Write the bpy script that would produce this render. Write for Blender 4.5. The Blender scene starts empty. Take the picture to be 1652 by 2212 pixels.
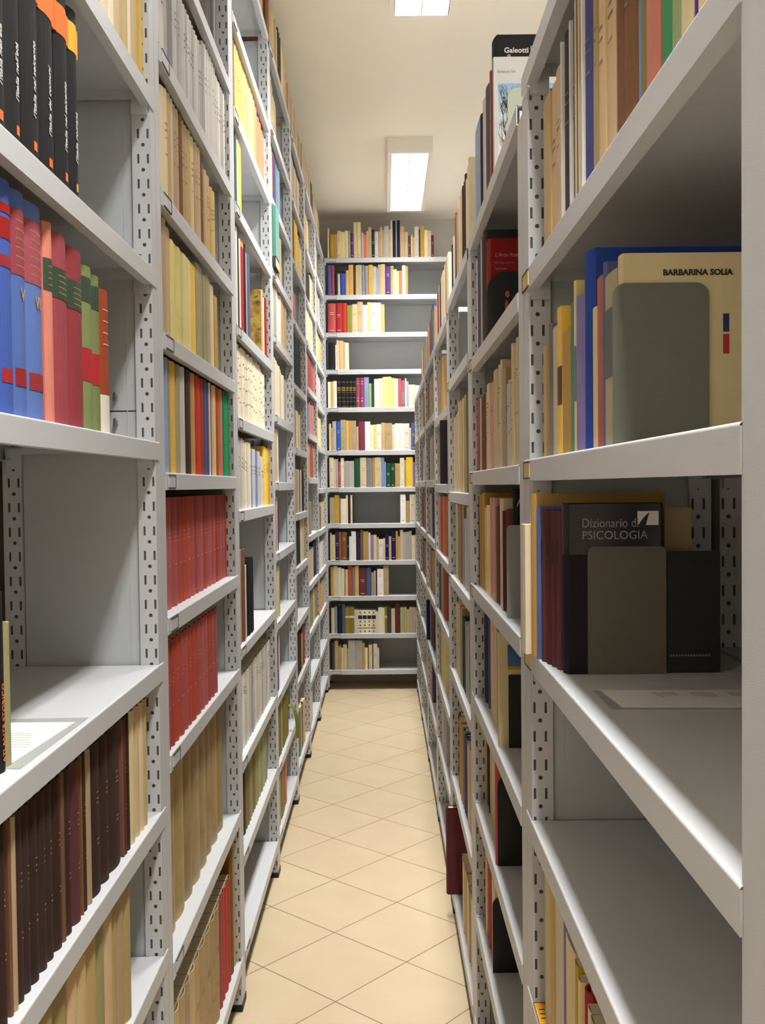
import bpy, bmesh, math, random
from mathutils import Vector, Matrix
# ------------------------------------------------------------------ camera, world, exposure
S = bpy.context.scene
COL = S.collection
IMG_W, IMG_H, FPX = 1652, 2212, 2144.0
CAM_H, PITCH, YAW, ROLL = 1.5765, 0.02684, -0.00165, -0.0105
cam = bpy.data.cameras.new('camera'); cam_o = bpy.data.objects.new('camera', cam); COL.objects.link(cam_o)
cam.sensor_fit = 'VERTICAL'; cam.sensor_height = 24.0; cam.lens = 24.0 * FPX / IMG_H
cam.clip_start = 0.02
_f = Vector((math.sin(YAW)*math.cos(PITCH), math.cos(YAW)*math.cos(PITCH), -math.sin(PITCH)))
_r = Vector((math.cos(YAW), -math.sin(YAW), 0)); _u = _r.cross(_f)
_R = _r*math.cos(ROLL) + _u*math.sin(ROLL); _U = -_r*math.sin(ROLL) + _u*math.cos(ROLL)
M = Matrix.Identity(4)
for i in range(3):
    M[i][0] = _R[i]; M[i][1] = _U[i]; M[i][2] = -_f[i]
M[2][3] = CAM_H
cam_o.matrix_world = M
S.camera = cam_o
S.view_settings.view_transform = 'Standard'; S.view_settings.look = 'None'
S.view_settings.exposure = 0.0; S.view_settings.gamma = 1.0; S.view_settings.use_curve_mapping = False
w = bpy.data.worlds.new('world'); S.world = w; w.use_nodes = True
w.node_tree.nodes['Background'].inputs[0].default_value = (0.95, 0.96, 1.0, 1)
w.node_tree.nodes['Background'].inputs[1].default_value = 1.55
LAMP_STRENGTH = 203.0
LAMP_COLOR = (1.0, 0.985, 0.965)
S.cycles.max_bounces = 8; S.cycles.diffuse_bounces = 6; S.cycles.glossy_bounces = 3
CEIL = 3.69; LX = -0.4401; RX = 0.2382; BY = 7.62
# ------------------------------------------------------------------ materials
def lin(c): return tuple(((v/255)/12.92 if v/255 <= 0.04045 else ((v/255+0.055)/1.055)**2.4) for v in c)
def new_mat(name):
    m = bpy.data.materials.new(name); m.use_nodes = True
    nt = m.node_tree; b = nt.nodes['Principled BSDF']
    return m, nt, b
def N(nt, t, **k):
    n = nt.nodes.new(t)
    for a, v in k.items(): setattr(n, a, v)
    return n
def math_node(nt, op, a, b=None, c=None):
    n = nt.nodes.new('ShaderNodeMath'); n.operation = op
    for i, v in enumerate((a, b, c)):
        if v is None: continue
        if isinstance(v, (int, float)): n.inputs[i].default_value = v
        else: nt.links.new(v, n.inputs[i])
    return n.outputs[0]
def mixc(nt, fac, a, b, mode='MIX'):
    n = nt.nodes.new('ShaderNodeMix'); n.data_type = 'RGBA'; n.blend_type = mode
    for idx, v in ((0, fac), (6, a), (7, b)):
        if isinstance(v, (int, float)): n.inputs[idx].default_value = v
        elif isinstance(v, tuple): n.inputs[idx].default_value = (*v[:3], 1)
        else: nt.links.new(v, n.inputs[idx])
    return n.outputs[2]
def plain(name, rgb, rough=0.5, metal=0.0, noise=0.05, scale=8.0, bump=0.0, bscale=300.0, spec=0.5):
    m, nt, b = new_mat(name)
    c = lin(rgb)
    tc = N(nt, 'ShaderNodeTexCoord')
    nz = N(nt, 'ShaderNodeTexNoise'); nz.inputs['Scale'].default_value = scale; nz.inputs['Detail'].default_value = 4
    nt.links.new(tc.outputs['Object'], nz.inputs['Vector'])
    dark = tuple(v*(1-noise*2) for v in c); lite = tuple(min(1, v*(1+noise)) for v in c)
    nt.links.new(mixc(nt, nz.outputs[0], dark, lite), b.inputs['Base Color'])
    b.inputs['Roughness'].default_value = rough; b.inputs['Metallic'].default_value = metal
    b.inputs['Specular IOR Level'].default_value = spec
    if bump:
        n2 = N(nt, 'ShaderNodeTexNoise'); n2.inputs['Scale'].default_value = bscale
        nt.links.new(tc.outputs['Object'], n2.inputs['Vector'])
        bp = N(nt, 'ShaderNodeBump'); bp.inputs['Strength'].default_value = bump; bp.inputs['Distance'].default_value = 0.002
        nt.links.new(n2.outputs[0], bp.inputs['Height']); nt.links.new(bp.outputs[0], b.inputs['Normal'])
    return m
def cover_mat(name, rgb, cloth=False, worn=0.12):
    """book cover: paper or cloth in one colour, every book a shade of its own, rubbed and foxed"""
    m, nt, b = new_mat(name)
    c = lin(rgb)
    oi = N(nt, 'ShaderNodeObjectInfo'); tc = N(nt, 'ShaderNodeTexCoord')
    off = N(nt, 'ShaderNodeVectorMath', operation='ADD')
    sc = N(nt, 'ShaderNodeVectorMath', operation='SCALE'); sc.inputs['Scale'].default_value = 37.0
    cmb = N(nt, 'ShaderNodeCombineXYZ')
    for i in range(3): nt.links.new(oi.outputs['Random'], cmb.inputs[i])
    nt.links.new(cmb.outputs[0], sc.inputs[0]); nt.links.new(tc.outputs['Object'], off.inputs[0]); nt.links.new(sc.outputs[0], off.inputs[1])
    nz = N(nt, 'ShaderNodeTexNoise'); nz.inputs['Scale'].default_value = 14.0; nz.inputs['Detail'].default_value = 6
    nt.links.new(off.outputs[0], nz.inputs['Vector'])
    hsv = N(nt, 'ShaderNodeHueSaturation'); hsv.inputs['Color'].default_value = (*c, 1)
    nt.links.new(math_node(nt, 'MULTIPLY_ADD', oi.outputs['Random'], 0.30, 0.84), hsv.inputs['Value'])
    r2 = math_node(nt, 'FRACT', math_node(nt, 'MULTIPLY', oi.outputs['Random'], 17.3))
    nt.links.new(math_node(nt, 'MULTIPLY_ADD', r2, 0.02, 0.49), hsv.inputs['Hue'])
    nt.links.new(math_node(nt, 'MULTIPLY_ADD', r2, 0.25, 0.87), hsv.inputs['Saturation'])
    aged = tuple(v*k for v, k in zip(c, (0.62, 0.55, 0.42))) if not cloth else tuple(v*0.6 for v in c)
    f = math_node(nt, 'MULTIPLY', math_node(nt, 'SUBTRACT', nz.outputs[0], 0.42), worn*6); 
    mr = N(nt, 'ShaderNodeClamp'); nt.links.new(f, mr.inputs[0])
    col = mixc(nt, mr.outputs[0], hsv.outputs[0], aged)
    nt.links.new(col, b.inputs['Base Color'])
    b.inputs['Roughness'].default_value = 0.75 if cloth else 0.5
    b.inputs['Specular IOR Level'].default_value = 0.3
    wv = N(nt, 'ShaderNodeTexNoise'); wv.inputs['Scale'].default_value = 900.0 if cloth else 120.0
    nt.links.new(tc.outputs['Object'], wv.inputs['Vector'])
    bp = N(nt, 'ShaderNodeBump'); bp.inputs['Strength'].default_value = 0.35 if cloth else 0.12; bp.inputs['Distance'].default_value = 0.001
    nt.links.new(wv.outputs[0], bp.inputs['Height']); nt.links.new(bp.outputs[0], b.inputs['Normal'])
    return m
def page_mat():
    m, nt, b = new_mat('book_pages')
    tc = N(nt, 'ShaderNodeTexCoord'); wv = N(nt, 'ShaderNodeTexWave'); wv.inputs['Scale'].default_value = 400.0; wv.inputs['Distortion'].default_value = 1.55
    nt.links.new(tc.outputs['Object'], wv.inputs['Vector'])
    nt.links.new(mixc(nt, wv.outputs[1], lin((226, 214, 184)), lin((196, 182, 150))), b.inputs['Base Color'])
    b.inputs['Roughness'].default_value = 0.9
    return m
METAL = plain('grey_painted_steel', (198, 200, 203), rough=0.42, noise=0.02, scale=2.0, bump=0.06, bscale=700.0)
PANEL = plain('grey_painted_sheet', (186, 191, 194), rough=0.5, noise=0.02, scale=2.0, bump=0.06, bscale=500.0)
HOLE_SHADE_AND_FRAME = plain('hole_shade_and_label_frame', (70, 70, 72), rough=0.7)  # dark colour: painted shade in the post openings, and label holder frames
RUBBER = plain('black_plastic', (22, 22, 24), rough=0.6)
ZINC = plain('zinc_screw', (190, 190, 190), rough=0.3, metal=0.9)
PAGES = page_mat()
PLASTER_W = plain('wall_plaster', (196, 190, 178), rough=0.9, noise=0.02, scale=3.0, bump=0.15, bscale=60.0)
PLASTER_C = plain('ceiling_plaster', (243, 236, 222), rough=0.95, noise=0.015, scale=2.0, bump=0.2, bscale=90.0)
CARD = plain('white_card', (232, 230, 226), rough=0.7)
ORANGE_CARD = plain('orange_card', (240, 172, 48), rough=0.7)
YELLOW_CARD = plain('buff_card', (222, 196, 132), rough=0.7)
INK = plain('black_ink', (28, 26, 28), rough=0.6)
WHITE_INK = plain('white_ink', (236, 234, 228), rough=0.6)
GOLD_INK = plain('gold_foil', (206, 168, 78), rough=0.35, metal=0.3)
ORANGE_INK = plain('orange_ink', (232, 112, 40), rough=0.6)
RED_INK = plain('red_ink', (176, 36, 40), rough=0.6)
LAMP_WHITE = plain('lamp_enamel', (236, 232, 224), rough=0.4)
END_GREY = plain('bookend_olive_grey', (104, 106, 94), rough=0.55, bump=0.05)
END_BLACK = plain('bookend_black', (18, 18, 20), rough=0.5)
END_PALE = plain('bookend_pale_green', (196, 206, 184), rough=0.5)
END_MID = plain('bookend_grey', (150, 150, 148), rough=0.5)
def floor_mat():
    m, nt, b = new_mat('beige_floor_tiles')
    tc = N(nt, 'ShaderNodeTexCoord'); mp = N(nt, 'ShaderNodeMapping'); mp.vector_type = 'TEXTURE'
    TH = 0.05602 + math.pi/4
    mp.inputs['Location'].default_value = (-0.1643, 2.9930, 0); mp.inputs['Rotation'].default_value = (0, 0, TH)
    side = 0.471/math.sqrt(2)
    mp.inputs['Scale'].default_value = (side, side, 1)
    nt.links.new(tc.outputs['Object'], mp.inputs['Vector'])
    sp = N(nt, 'ShaderNodeSeparateXYZ'); nt.links.new(mp.outputs[0], sp.inputs[0])
    def edge(o):
        f = math_node(nt, 'FRACT', math_node(nt, 'ADD', o, 100.0))
        return math_node(nt, 'MINIMUM', f, math_node(nt, 'SUBTRACT', 1.0, f))
    e = math_node(nt, 'MINIMUM', edge(sp.outputs[0]), edge(sp.outputs[1]))
    g = math_node(nt, 'LESS_THAN', e, 0.0055)
    fl = N(nt, 'ShaderNodeVectorMath', operation='FLOOR'); nt.links.new(mp.outputs[0], fl.inputs[0])
    wn = N(nt, 'ShaderNodeTexWhiteNoise'); nt.links.new(fl.outputs[0], wn.inputs['Vector'])
    nz = N(nt, 'ShaderNodeTexNoise'); nz.inputs['Scale'].default_value = 5.0; nz.inputs['Detail'].default_value = 5
    ad = N(nt, 'ShaderNodeVectorMath', operation='ADD'); nt.links.new(tc.outputs['Object'], ad.inputs[0]); nt.links.new(wn.outputs['Color'], ad.inputs[1])
    nt.links.new(ad.outputs[0], nz.inputs['Vector'])
    base = mixc(nt, nz.outputs[0], lin((188, 168, 136)), lin((206, 190, 158)))
    tint = mixc(nt, math_node(nt, 'MULTIPLY', wn.outputs['Value'], 0.25), base, lin((196, 174, 144)))
    nt.links.new(mixc(nt, g, tint, lin((112, 92, 70))), b.inputs['Base Color'])
    b.inputs['Roughness'].default_value = 0.38; b.inputs['Specular IOR Level'].default_value = 0.4
    bp = N(nt, 'ShaderNodeBump'); bp.inputs['Strength'].default_value = 0.4; bp.inputs['Distance'].default_value = 0.002
    nt.links.new(math_node(nt, 'SUBTRACT', 1.0, g), bp.inputs['Height']); nt.links.new(bp.outputs[0], b.inputs['Normal'])
    return m
def emis(name, col, s):
    m, nt, b = new_mat(name); nt.nodes.remove(b)
    e = N(nt, 'ShaderNodeEmission'); e.inputs[0].default_value = (*col, 1); e.inputs[1].default_value = s
    nt.links.new(e.outputs[0], nt.nodes['Material Output'].inputs[0]); return m
GLOW = emis('fluorescent_diffuser', LAMP_COLOR, LAMP_STRENGTH)
# ------------------------------------------------------------------ mesh helpers
class MB:
    def __init__(s): s.v = []; s.f = []; s.mi = []
    def face(s, pts, mi=0):
        n = len(s.v); s.v += [tuple(p) for p in pts]; s.f.append(tuple(range(n, n+len(pts)))); s.mi.append(mi)
    def box(s, x0, x1, y0, y1, z0, z1, mi=0):
        x0, x1 = min(x0, x1), max(x0, x1); y0, y1 = min(y0, y1), max(y0, y1); n = len(s.v)
        s.v += [(x0,y0,z0),(x1,y0,z0),(x1,y1,z0),(x0,y1,z0),(x0,y0,z1),(x1,y0,z1),(x1,y1,z1),(x0,y1,z1)]
        for q in ((0,3,2,1),(4,5,6,7),(0,1,5,4),(1,2,6,5),(2,3,7,6),(3,0,4,7)):
            s.f.append(tuple(n+i for i in q)); s.mi.append(mi)
    def prism(s, plan, z0, z1, mi=0):
        """plan: ccw list of (x, y)"""
        n = len(s.v); k = len(plan)
        s.v += [(x, y, z0) for x, y in plan] + [(x, y, z1) for x, y in plan]
        for i in range(k):
            j = (i+1) % k; s.f.append((n+i, n+j, n+k+j, n+k+i)); s.mi.append(mi)
        s.f.append(tuple(n+k-1-i for i in range(k))); s.mi.append(mi)
        s.f.append(tuple(n+k+i for i in range(k))); s.mi.append(mi)
    def mesh(s, name, mats):
        m = bpy.data.meshes.new(name); m.from_pydata(s.v, [], s.f)
        for t in mats: m.materials.append(t)
        if len(mats) > 1: m.polygons.foreach_set('material_index', s.mi)
        m.update(); return m
    def obj(s, name, mats, parent=None, loc=(0,0,0), rz=0.0):
        if not isinstance(mats, (list, tuple)): mats = [mats]
        o = bpy.data.objects.new(name, s.mesh(name, mats)); COL.objects.link(o)
        o.location = loc; o.rotation_euler = (0, 0, rz)
        if parent: o.parent = parent
        return o
def empty(name, loc=(0,0,0), rz=0.0, parent=None):
    o = bpy.data.objects.new(name, None); o.empty_display_size = 0.05; COL.objects.link(o)
    o.location = loc; o.rotation_euler = (0, 0, rz)
    if parent: o.parent = parent
    return o
def tag(o, label=None, cat=None, group=None, kind=None):
    if label: o['label'] = label
    if cat: o['category'] = cat
    if group: o['group'] = group
    if kind: o['kind'] = kind
    return o
def text_obj(name, body, size, mat, parent, mw, shear=0.0, align='LEFT', width=1.0, bold=0.0):
    """real lettering as a thin mesh; mw: 4x4 placement in the parent's space, text runs along its x, up along its y"""
    cu = bpy.data.curves.new(name, 'FONT'); cu.body = body; cu.size = size; cu.shear = shear; cu.align_x = align
    cu.extrude = 0.0002; cu.offset = bold; cu.resolution_u = 3
    t = bpy.data.objects.new(name, cu); COL.objects.link(t)
    me = bpy.data.meshes.new_from_object(t.evaluated_get(bpy.context.evaluated_depsgraph_get()))
    bpy.data.objects.remove(t); bpy.data.curves.remove(cu)
    me.materials.clear(); me.materials.append(mat)
    me.transform(Matrix.Diagonal((width, 1, 1, 1))); me.transform(mw)
    o = bpy.data.objects.new(name, me); COL.objects.link(o); o.parent = parent
    return o
# ------------------------------------------------------------------ the room
def slab(name, x0, x1, y0, y1, z0, z1, mat):
    b = MB(); b.box(x0, x1, y0, y1, z0, z1); return tag(b.obj(name, mat), kind='structure')
slab('floor', -0.9, 4.1, -3.3, 8.1, -0.05, 0.0, floor_mat())
slab('ceiling', -0.9, 4.1, -3.3, 8.1, CEIL, CEIL+0.05, PLASTER_C)
slab('wall_left', -0.9, -0.80, -3.3, 8.1, 0.0, CEIL, PLASTER_W)
slab('light_screen_right', 1.75, 1.85, -3.2, 7.96, 0.0, 2.3, PLASTER_W)   # unseen half-height partition, added to block low background light, open above
slab('wall_back', -0.80, 4.1, 7.96, 8.1, 0.0, CEIL, PLASTER_W)
slab('wall_front', -0.80, 4.1, -3.3, -3.2, 0.0, CEIL, PLASTER_W)
# ------------------------------------------------------------------ ceiling lamps
LOUVRE = plain('louvre_aluminium', (168, 168, 168), rough=0.35, metal=0.6, noise=0.0)
def lamp(yn, label):
    """surface mounted twin louvre fluorescent; hangs under the ceiling"""
    x0, x1, L, zt, zb = 0.044, 0.321, 1.315, CEIL, 3.60
    cx = (x0+x1)/2; r = empty('ceiling_lamp', (cx, yn, zt))
    tag(r, label, 'ceiling lamp', 'louvred ceiling lamps over the aisle')
    hw = (x1-x0)/2; H = zt-zb
    b = MB(); fr = 0.022
    b.box(-hw, hw, 0, L, -0.014, 0)                                       # tray
    b.box(-hw, -hw+fr, 0, L, -H, -0.014); b.box(hw-fr, hw, 0, L, -H, -0.014)
    b.box(-hw+fr, hw-fr, 0, 0.03, -H, -0.014); b.box(-hw+fr, hw-fr, L-0.03, L, -H, -0.014)
    b.obj('housing', LAMP_WHITE, r)
    g = MB(); g.face([(-hw+fr, 0.03, -0.018), (-hw+fr, L-0.03, -0.018), (hw-fr, L-0.03, -0.018), (hw-fr, 0.03, -0.018)])
    g.obj('fluorescent_panel', GLOW, r)
    v = MB(); v.box(-0.0025, 0.0025, 0.03, L-0.03, -H+0.001, -0.020)
    n = 42
    for i in range(1, n):
        y = 0.03+(L-0.06)*i/n
        v.box(-hw+fr, -0.0025, y-0.0007, y+0.0007, -H+0.002, -0.062); v.box(0.0025, hw-fr, y-0.0007, y+0.0007, -H+0.002, -0.062)
    v.obj('louvre', LOUVRE, r)
    f = MB()
    for s in (-1, 1): f.box(s*(hw-fr-0.0005), s*(hw-fr-0.0015), 0.03, L-0.03, -H+0.013, -0.020)
    f.obj('reflector', LOUVRE, r)
    d = MB()
    for s in (-1, 1): d.box(s*(hw-fr), s*(hw-fr-0.003), 0.03, L-0.03, -H+0.0005, -H+0.012)
    d.obj('dark_seal', RUBBER, r)
lamp(6.09, 'far louvred fluorescent lamp under the ceiling, whole in view near the end wall')
lamp(3.05, 'nearer louvred fluorescent lamp under the ceiling, cut by the top edge')
lamp(0.01, 'louvred fluorescent ceiling lamp above the near end of the aisle')
lamp(-3.03, 'louvred fluorescent ceiling lamp behind the near end of the aisle')
# ------------------------------------------------------------------ steel racks
PW, PD, PITCH_H = 0.040, 0.036, 0.0478
PWR = 0.060
_post = {}
def upright_mesh(h, PW):
    """box post; its -y face is perforated with slots and holes. local x runs from the aisle face (0) inwards (PD)"""
    b = MB()
    b.box(0, PD, 0.0012, PW, 0.02, h, 0)
    # openings are real; the shade behind them is a painted dark lining
    xs = [0, 0.0045, 0.0075, 0.0135-0.0033, 0.0135+0.0033, 0.0255-0.0063, 0.0255-0.0033, PD]
    xs = [0.0, 0.0032, 0.0072, 0.0107, 0.0183, 0.0218, 0.0258, PD]
    y = 0.0
    z = 0.02; k = 0
    def quad(xa, xb, za, zb, mi=0): b.face([(xa, y, za), (xb, y, za), (xb, y, zb), (xa, y, zb)], mi)
    while z < h-0.03:
        z1 = z+0.0137; quad(0, PD, z, z1)                       # solid
        z2 = z1+0.0076                                          # hole row
        quad(0, xs[3], z1, z2); quad(xs[4], PD, z1, z2)
        cx, cz, r = (xs[3]+xs[4])/2, (z1+z2)/2, 0.0037
        sq = [(xs[4], z1), (xs[4], z2), (xs[3], z2), (xs[3], z1)]
        oc = [(cx+r*math.cos(math.pi/4*i-math.pi/4), cz+r*math.sin(math.pi/4*i-math.pi/4)) for i in range(8)]
        for i in range(4):
            a, c = sq[i], sq[(i+1) % 4]; o0, o1, o2 = oc[2*i], oc[2*i+1], oc[(2*i+2) % 8]
            b.face([(a[0], y, a[1]), (o0[0], y, o0[1]), (o1[0], y, o1[1]), (o2[0], y, o2[1]), (c[0], y, c[1])])
        z3 = z2+0.0085; quad(0, PD, z2, z3)
        z4 = z+PITCH_H
        quad(0, xs[1], z3, z4); quad(xs[2], xs[5], z3, z4); quad(xs[6], PD, z3, z4)
        z = z4
    quad(0, PD, z, h)
    b.box(0.0015, PD-0.0015, 0.0010, 0.0014, 0.02, h, 1)         # dark lining right behind the openings, painted shade of the hollow post
    for xa, xb in ((0, 0.0005), (PD-0.0005, PD)): b.box(xa, xb, 0, 0.0012, 0.02, h, 0)
    return b.mesh('upright', [METAL, HOLE_SHADE_AND_FRAME])
def foot_mesh(PW):
    b = MB(); b.box(-0.002, PD+0.002, 0.0, PW, 0, 0.022); return b.mesh('foot', [RUBBER])
def rack(name, label, shelves, length, depth, height, origin, rz, mirror, slots=None, cards='near', panel_seam=1.726, shelf_names=None, group='grey steel bookcase bays', PW=PW):
    """local frame: x = depth (0 at the aisle face), y = along the run, 0 at the near frame. mirror flips x"""
    r = empty(name, origin, rz); tag(r, label, 'shelving unit', group)
    sx = -1 if mirror else 1
    def fix(me):
        me2 = me
        if mirror:
            me2 = me.copy(); me2.transform(Matrix.Diagonal((-1, 1, 1, 1))); me2.flip_normals()
        return me2
    key = ('m' if mirror else 'p', height, PW)
    if key not in _post:
        _post[key] = fix(upright_mesh(height, PW))
    um = _post[key]
    fkey = ('foot', mirror, PW)
    if fkey not in _post: _post[fkey] = fix(foot_mesh(PW))
    for yy in (0.001, length-PW-0.001):
        for xx in (0.002, depth-PD):
            o = bpy.data.objects.new('upright', um); COL.objects.link(o); o.parent = r; o.location = (sx*xx, yy, 0)
            f = bpy.data.objects.new('foot', _post[fkey]); COL.objects.link(f); f.parent = o
    # side sheet between the two far uprights, in two pieces with a seam and wing screws
    b = MB(); ya = length-PW+0.006
    b.box(sx*(PD+0.002+0.002), sx*(depth-PD-0.002), ya, ya+0.0015, 0.06, panel_seam-0.0012)
    b.box(sx*(PD+0.002+0.002), sx*(depth-PD-0.002), ya, ya+0.0015, panel_seam+0.0012, height)
    b.box(sx*(PD+0.020), sx*(PD+0.0212), ya-0.0008, ya, 0.06, height)
    b.obj('side_panel', PANEL, r)
    for zz in (panel_seam-0.022, panel_seam+0.028):
        b = MB(); b.box(sx*0.075, sx*0.083, ya-0.008, ya-0.0002, zz-0.004, zz+0.004); b.box(sx*0.077, sx*0.081, ya-0.012, ya-0.008, zz-0.008, zz+0.008)
        b.obj('screw', ZINC, r)
    a0, a1 = PW-0.001, length-(0.008 if PW < 0.05 else 0.004)
    for i, z in enumerate(shelves):
        b = MB(); H = 0.0356; t = 0.0018
        y0_, y1_ = PW+0.001, length-PW-0.002; R_ = 0.003
        b.box(sx*R_, sx*(depth-0.0045), y0_, y1_, -t, 0)                              # deck between the frames
        cc = [(R_-R_*math.sin(math.pi/8*j), -R_+R_*math.cos(math.pi/8*j)) for j in range(5)]
        for j in range(4):                                                            # rolled front edge
            (xa, za), (xb, zb) = cc[j], cc[j+1]
            P4 = [(sx*xa, a0, za), (sx*xa, a1, za), (sx*xb, a1, zb), (sx*xb, a0, zb)]
            b.face(P4 if not mirror else P4[::-1])
        # front lip laps over the posts, with chamfered ends
        for (xa, xb) in ((0, t),):
            P = [(a0, -R_), (a1, -R_), (a1, -H*0.8), (a1-0.010, -H), (a0+0.0004, -H), (a0, -H*0.8)]
            n = len(b.v); k = len(P)
            b.v += [(sx*xa, p[0], p[1]) for p in P] + [(sx*xb, p[0], p[1]) for p in P]
            q0 = tuple(n+j for j in range(k)); q1 = tuple(n+k+j for j in range(k-1, -1, -1))
            b.f += [q0, q1]; b.mi += [0, 0]
            for j in range(k):
                jj = (j+1) % k; b.f.append((n+jj, n+j, n+k+j, n+k+jj)); b.mi.append(0)
        b.box(sx*(t+0.0001), sx*0.016, PW+0.001, length-PW-0.002, -H, -H+t)                      # return under the lip
        b.box(sx*0.016, sx*0.0175, PW+0.001, length-PW-0.002, -H, -H+0.010)
        b.box(sx*(depth-0.004), sx*(depth-0.002), PW+0.001, length-PW-0.002, -H, 0)  # rear lip
        b.box(sx*(depth-0.018), sx*(depth-0.004), PW+0.001, length-PW-0.002, -H, -H+t)
        for yy in (PW+0.001, length-PW-0.0035):
            b.box(sx*0.03, sx*(depth-0.03), yy, yy+0.0015, -0.022, 0)                # end lips
        for yy in (PW+0.0005, length-PW-0.011):                                       # hook brackets
            for xx in (0.006, depth-0.040): b.box(sx*xx, sx*(xx+0.030), yy, yy+0.010, -H-0.016, -H*0.3)
        s = b.obj('shelf', METAL, r, (0, 0, z))
        # label holder on the lip, at the left end as one faces the rack
        c = MB(); ly0, ly1 = ((0.062, 0.128) if cards == 'near' else (length-0.075, length-0.012))
        xo = -0.0012*sx
        c.box(xo, 0, ly0, ly1, -0.031, -0.005, 0)
        for za, zb in ((-0.0325, -0.0300), (-0.006, -0.0035)): c.box(xo*1.8, 0, ly0-0.001, ly1+0.001, za, zb, 1)
        c.box(xo*1.8, 0, ly1-0.0005, ly1+0.001, -0.031, -0.005, 1)
        if cards != 'none' and (slots is None or i in slots):
            c.obj('label_holder', [METAL if cards == 'near' else YELLOW_CARD, HOLE_SHADE_AND_FRAME], s)
    return r
SHELF = {'L1': [3.02, 2.68, 2.344, 2.002, 1.666, 1.231, 0.942, 0.656, 0.36, 0.1], 'L2': [3.35, 3.06, 2.77, 2.468, 2.18, 1.892, 1.607, 1.312, 1.03, 0.602, 0.155], 'L3': [3.37, 3.014, 2.729, 2.444, 2.072, 1.79, 1.504, 1.083, 0.734, 0.444, 0.149], 'L4': [3.37, 3.054, 2.756, 2.466, 2.198, 1.874, 1.595, 1.302, 1.018, 0.713, 0.426, 0.143], 'L5': [3.34, 3.03, 2.72, 2.42, 2.095, 1.773, 1.436, 1.162, 0.88, 0.585, 0.157], 'L6': [3.34, 2.99, 2.69, 2.43, 2.17, 1.896, 1.628, 1.28, 0.99, 0.71, 0.42, 0.13], 'L7': [3.32, 3.02, 2.72, 2.43, 2.14, 1.85, 1.56, 1.27, 0.98, 0.69, 0.41, 0.13], 'R1': [2.26, 1.929, 1.617, 1.303, 1.018, 0.711, 0.4, 0.1], 'R2': [2.24, 1.915, 1.611, 1.305, 1.002, 0.716, 0.402, 0.09], 'R3': [2.24, 1.95, 1.551, 1.25, 0.908, 0.513, 0.085], 'R4': [2.22, 1.873, 1.579, 1.277, 1.002, 0.695, 0.396, 0.09], 'R5': [2.22, 1.92, 1.6, 1.3, 1.0, 0.7, 0.4, 0.09], 'R6': [2.22, 1.92, 1.6, 1.3, 1.0, 0.7, 0.4, 0.09], 'R7': [2.22, 1.92, 1.6, 1.3, 1.0, 0.7, 0.4, 0.09], 'B': [3.315, 3.033, 2.747, 2.464, 2.175, 1.845, 1.562, 1.285, 1.001, 0.726, 0.435, 0.155]}
FRAME = {'L1': (0.92, 1.968), 'L2': (1.968, 2.98), 'L3': (2.98, 3.998), 'L4': (3.998, 4.92), 'L5': (4.92, 5.757), 'L6': (5.757, 6.662), 'L7': (6.662, 7.575), 'R1': (0.606, 1.695), 'R2': (1.695, 2.745), 'R3': (2.745, 3.668), 'R4': (3.668, 4.668), 'R5': (4.668, 5.67), 'R6': (5.67, 6.668), 'R7': (6.668, 7.58), 'B': (-0.475, 0.56)}
ORD = ['first', 'second', 'third', 'fourth', 'fifth', 'sixth', 'seventh', 'eighth', 'ninth', 'tenth', 'eleventh', 'twelfth']
BAYW = {}
for i in range(1, 8):
    k = 'L%d' % i; a, c = FRAME[k]
    BAYW[k] = ('nearest' if i == 1 else 'farthest' if i == 7 else ORD[i-1]) + ' left bay'
    lab = 'grey steel bookcase bay on the left, ' + ('nearest the camera, with the empty half shelf' if i == 1 else 'holding the shelves of brick-red volumes' if i == 2 else 'last before the end wall bookcase' if i == 7 else '%s from the camera' % ORD[i-1])
    rack('shelving_unit', lab, SHELF[k], c-a, 0.30, SHELF[k][0]-0.0375, (LX, a, 0), 0, True, cards='near', slots=None if i != 1 else [])
for i in range(1, 8):
    k = 'R%d' % i; a, c = FRAME[k]
    BAYW[k] = ('nearest' if i == 1 else 'farthest' if i == 7 else ORD[i-1]) + ' right bay'
    lab = 'low grey steel bookcase bay on the right, ' + ('nearest the camera, mostly empty below' if i == 1 else 'last before the end wall bookcase' if i == 7 else '%s from the camera' % ORD[i-1])
    rack('shelving_unit', lab, SHELF[k], c-a, 0.30, SHELF[k][0]-0.0375, (RX, a, 0), 0, False, cards='far', slots=[1, 2, 3], PW=PWR)
for i in range(1, 4):
    k = 'R%d' % i; a, c = FRAME[k]
    rack('shelving_unit', 'grey steel bookcase bay standing behind the %s right bay, back to back' % ('nearest' if i == 1 else ORD[i-1]), SHELF[k], c-a, 0.29, SHELF[k][0]-0.0375, (RX+0.312, a, 0), 0, False, cards='none', PW=PWR)
BAYW['B'] = 'end wall bookcase'
# the bookcase across the end of the aisle; its shelves run along x: turn the rack by -90 degrees (local x -> world -y is undone by mirror)
a, c = FRAME['B']
back_unit = rack('shelving_unit', 'tall grey steel bookcase across the end wall of the aisle', SHELF['B'], c-a, 0.30, 3.28, (a, BY, 0), -math.pi/2, True, cards='near')

b = MB(); b.box(-0.3020, -0.3008, 0.002, c-a-0.002, 0.06, 3.28); b.obj('back_panel', PANEL, back_unit)

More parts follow.
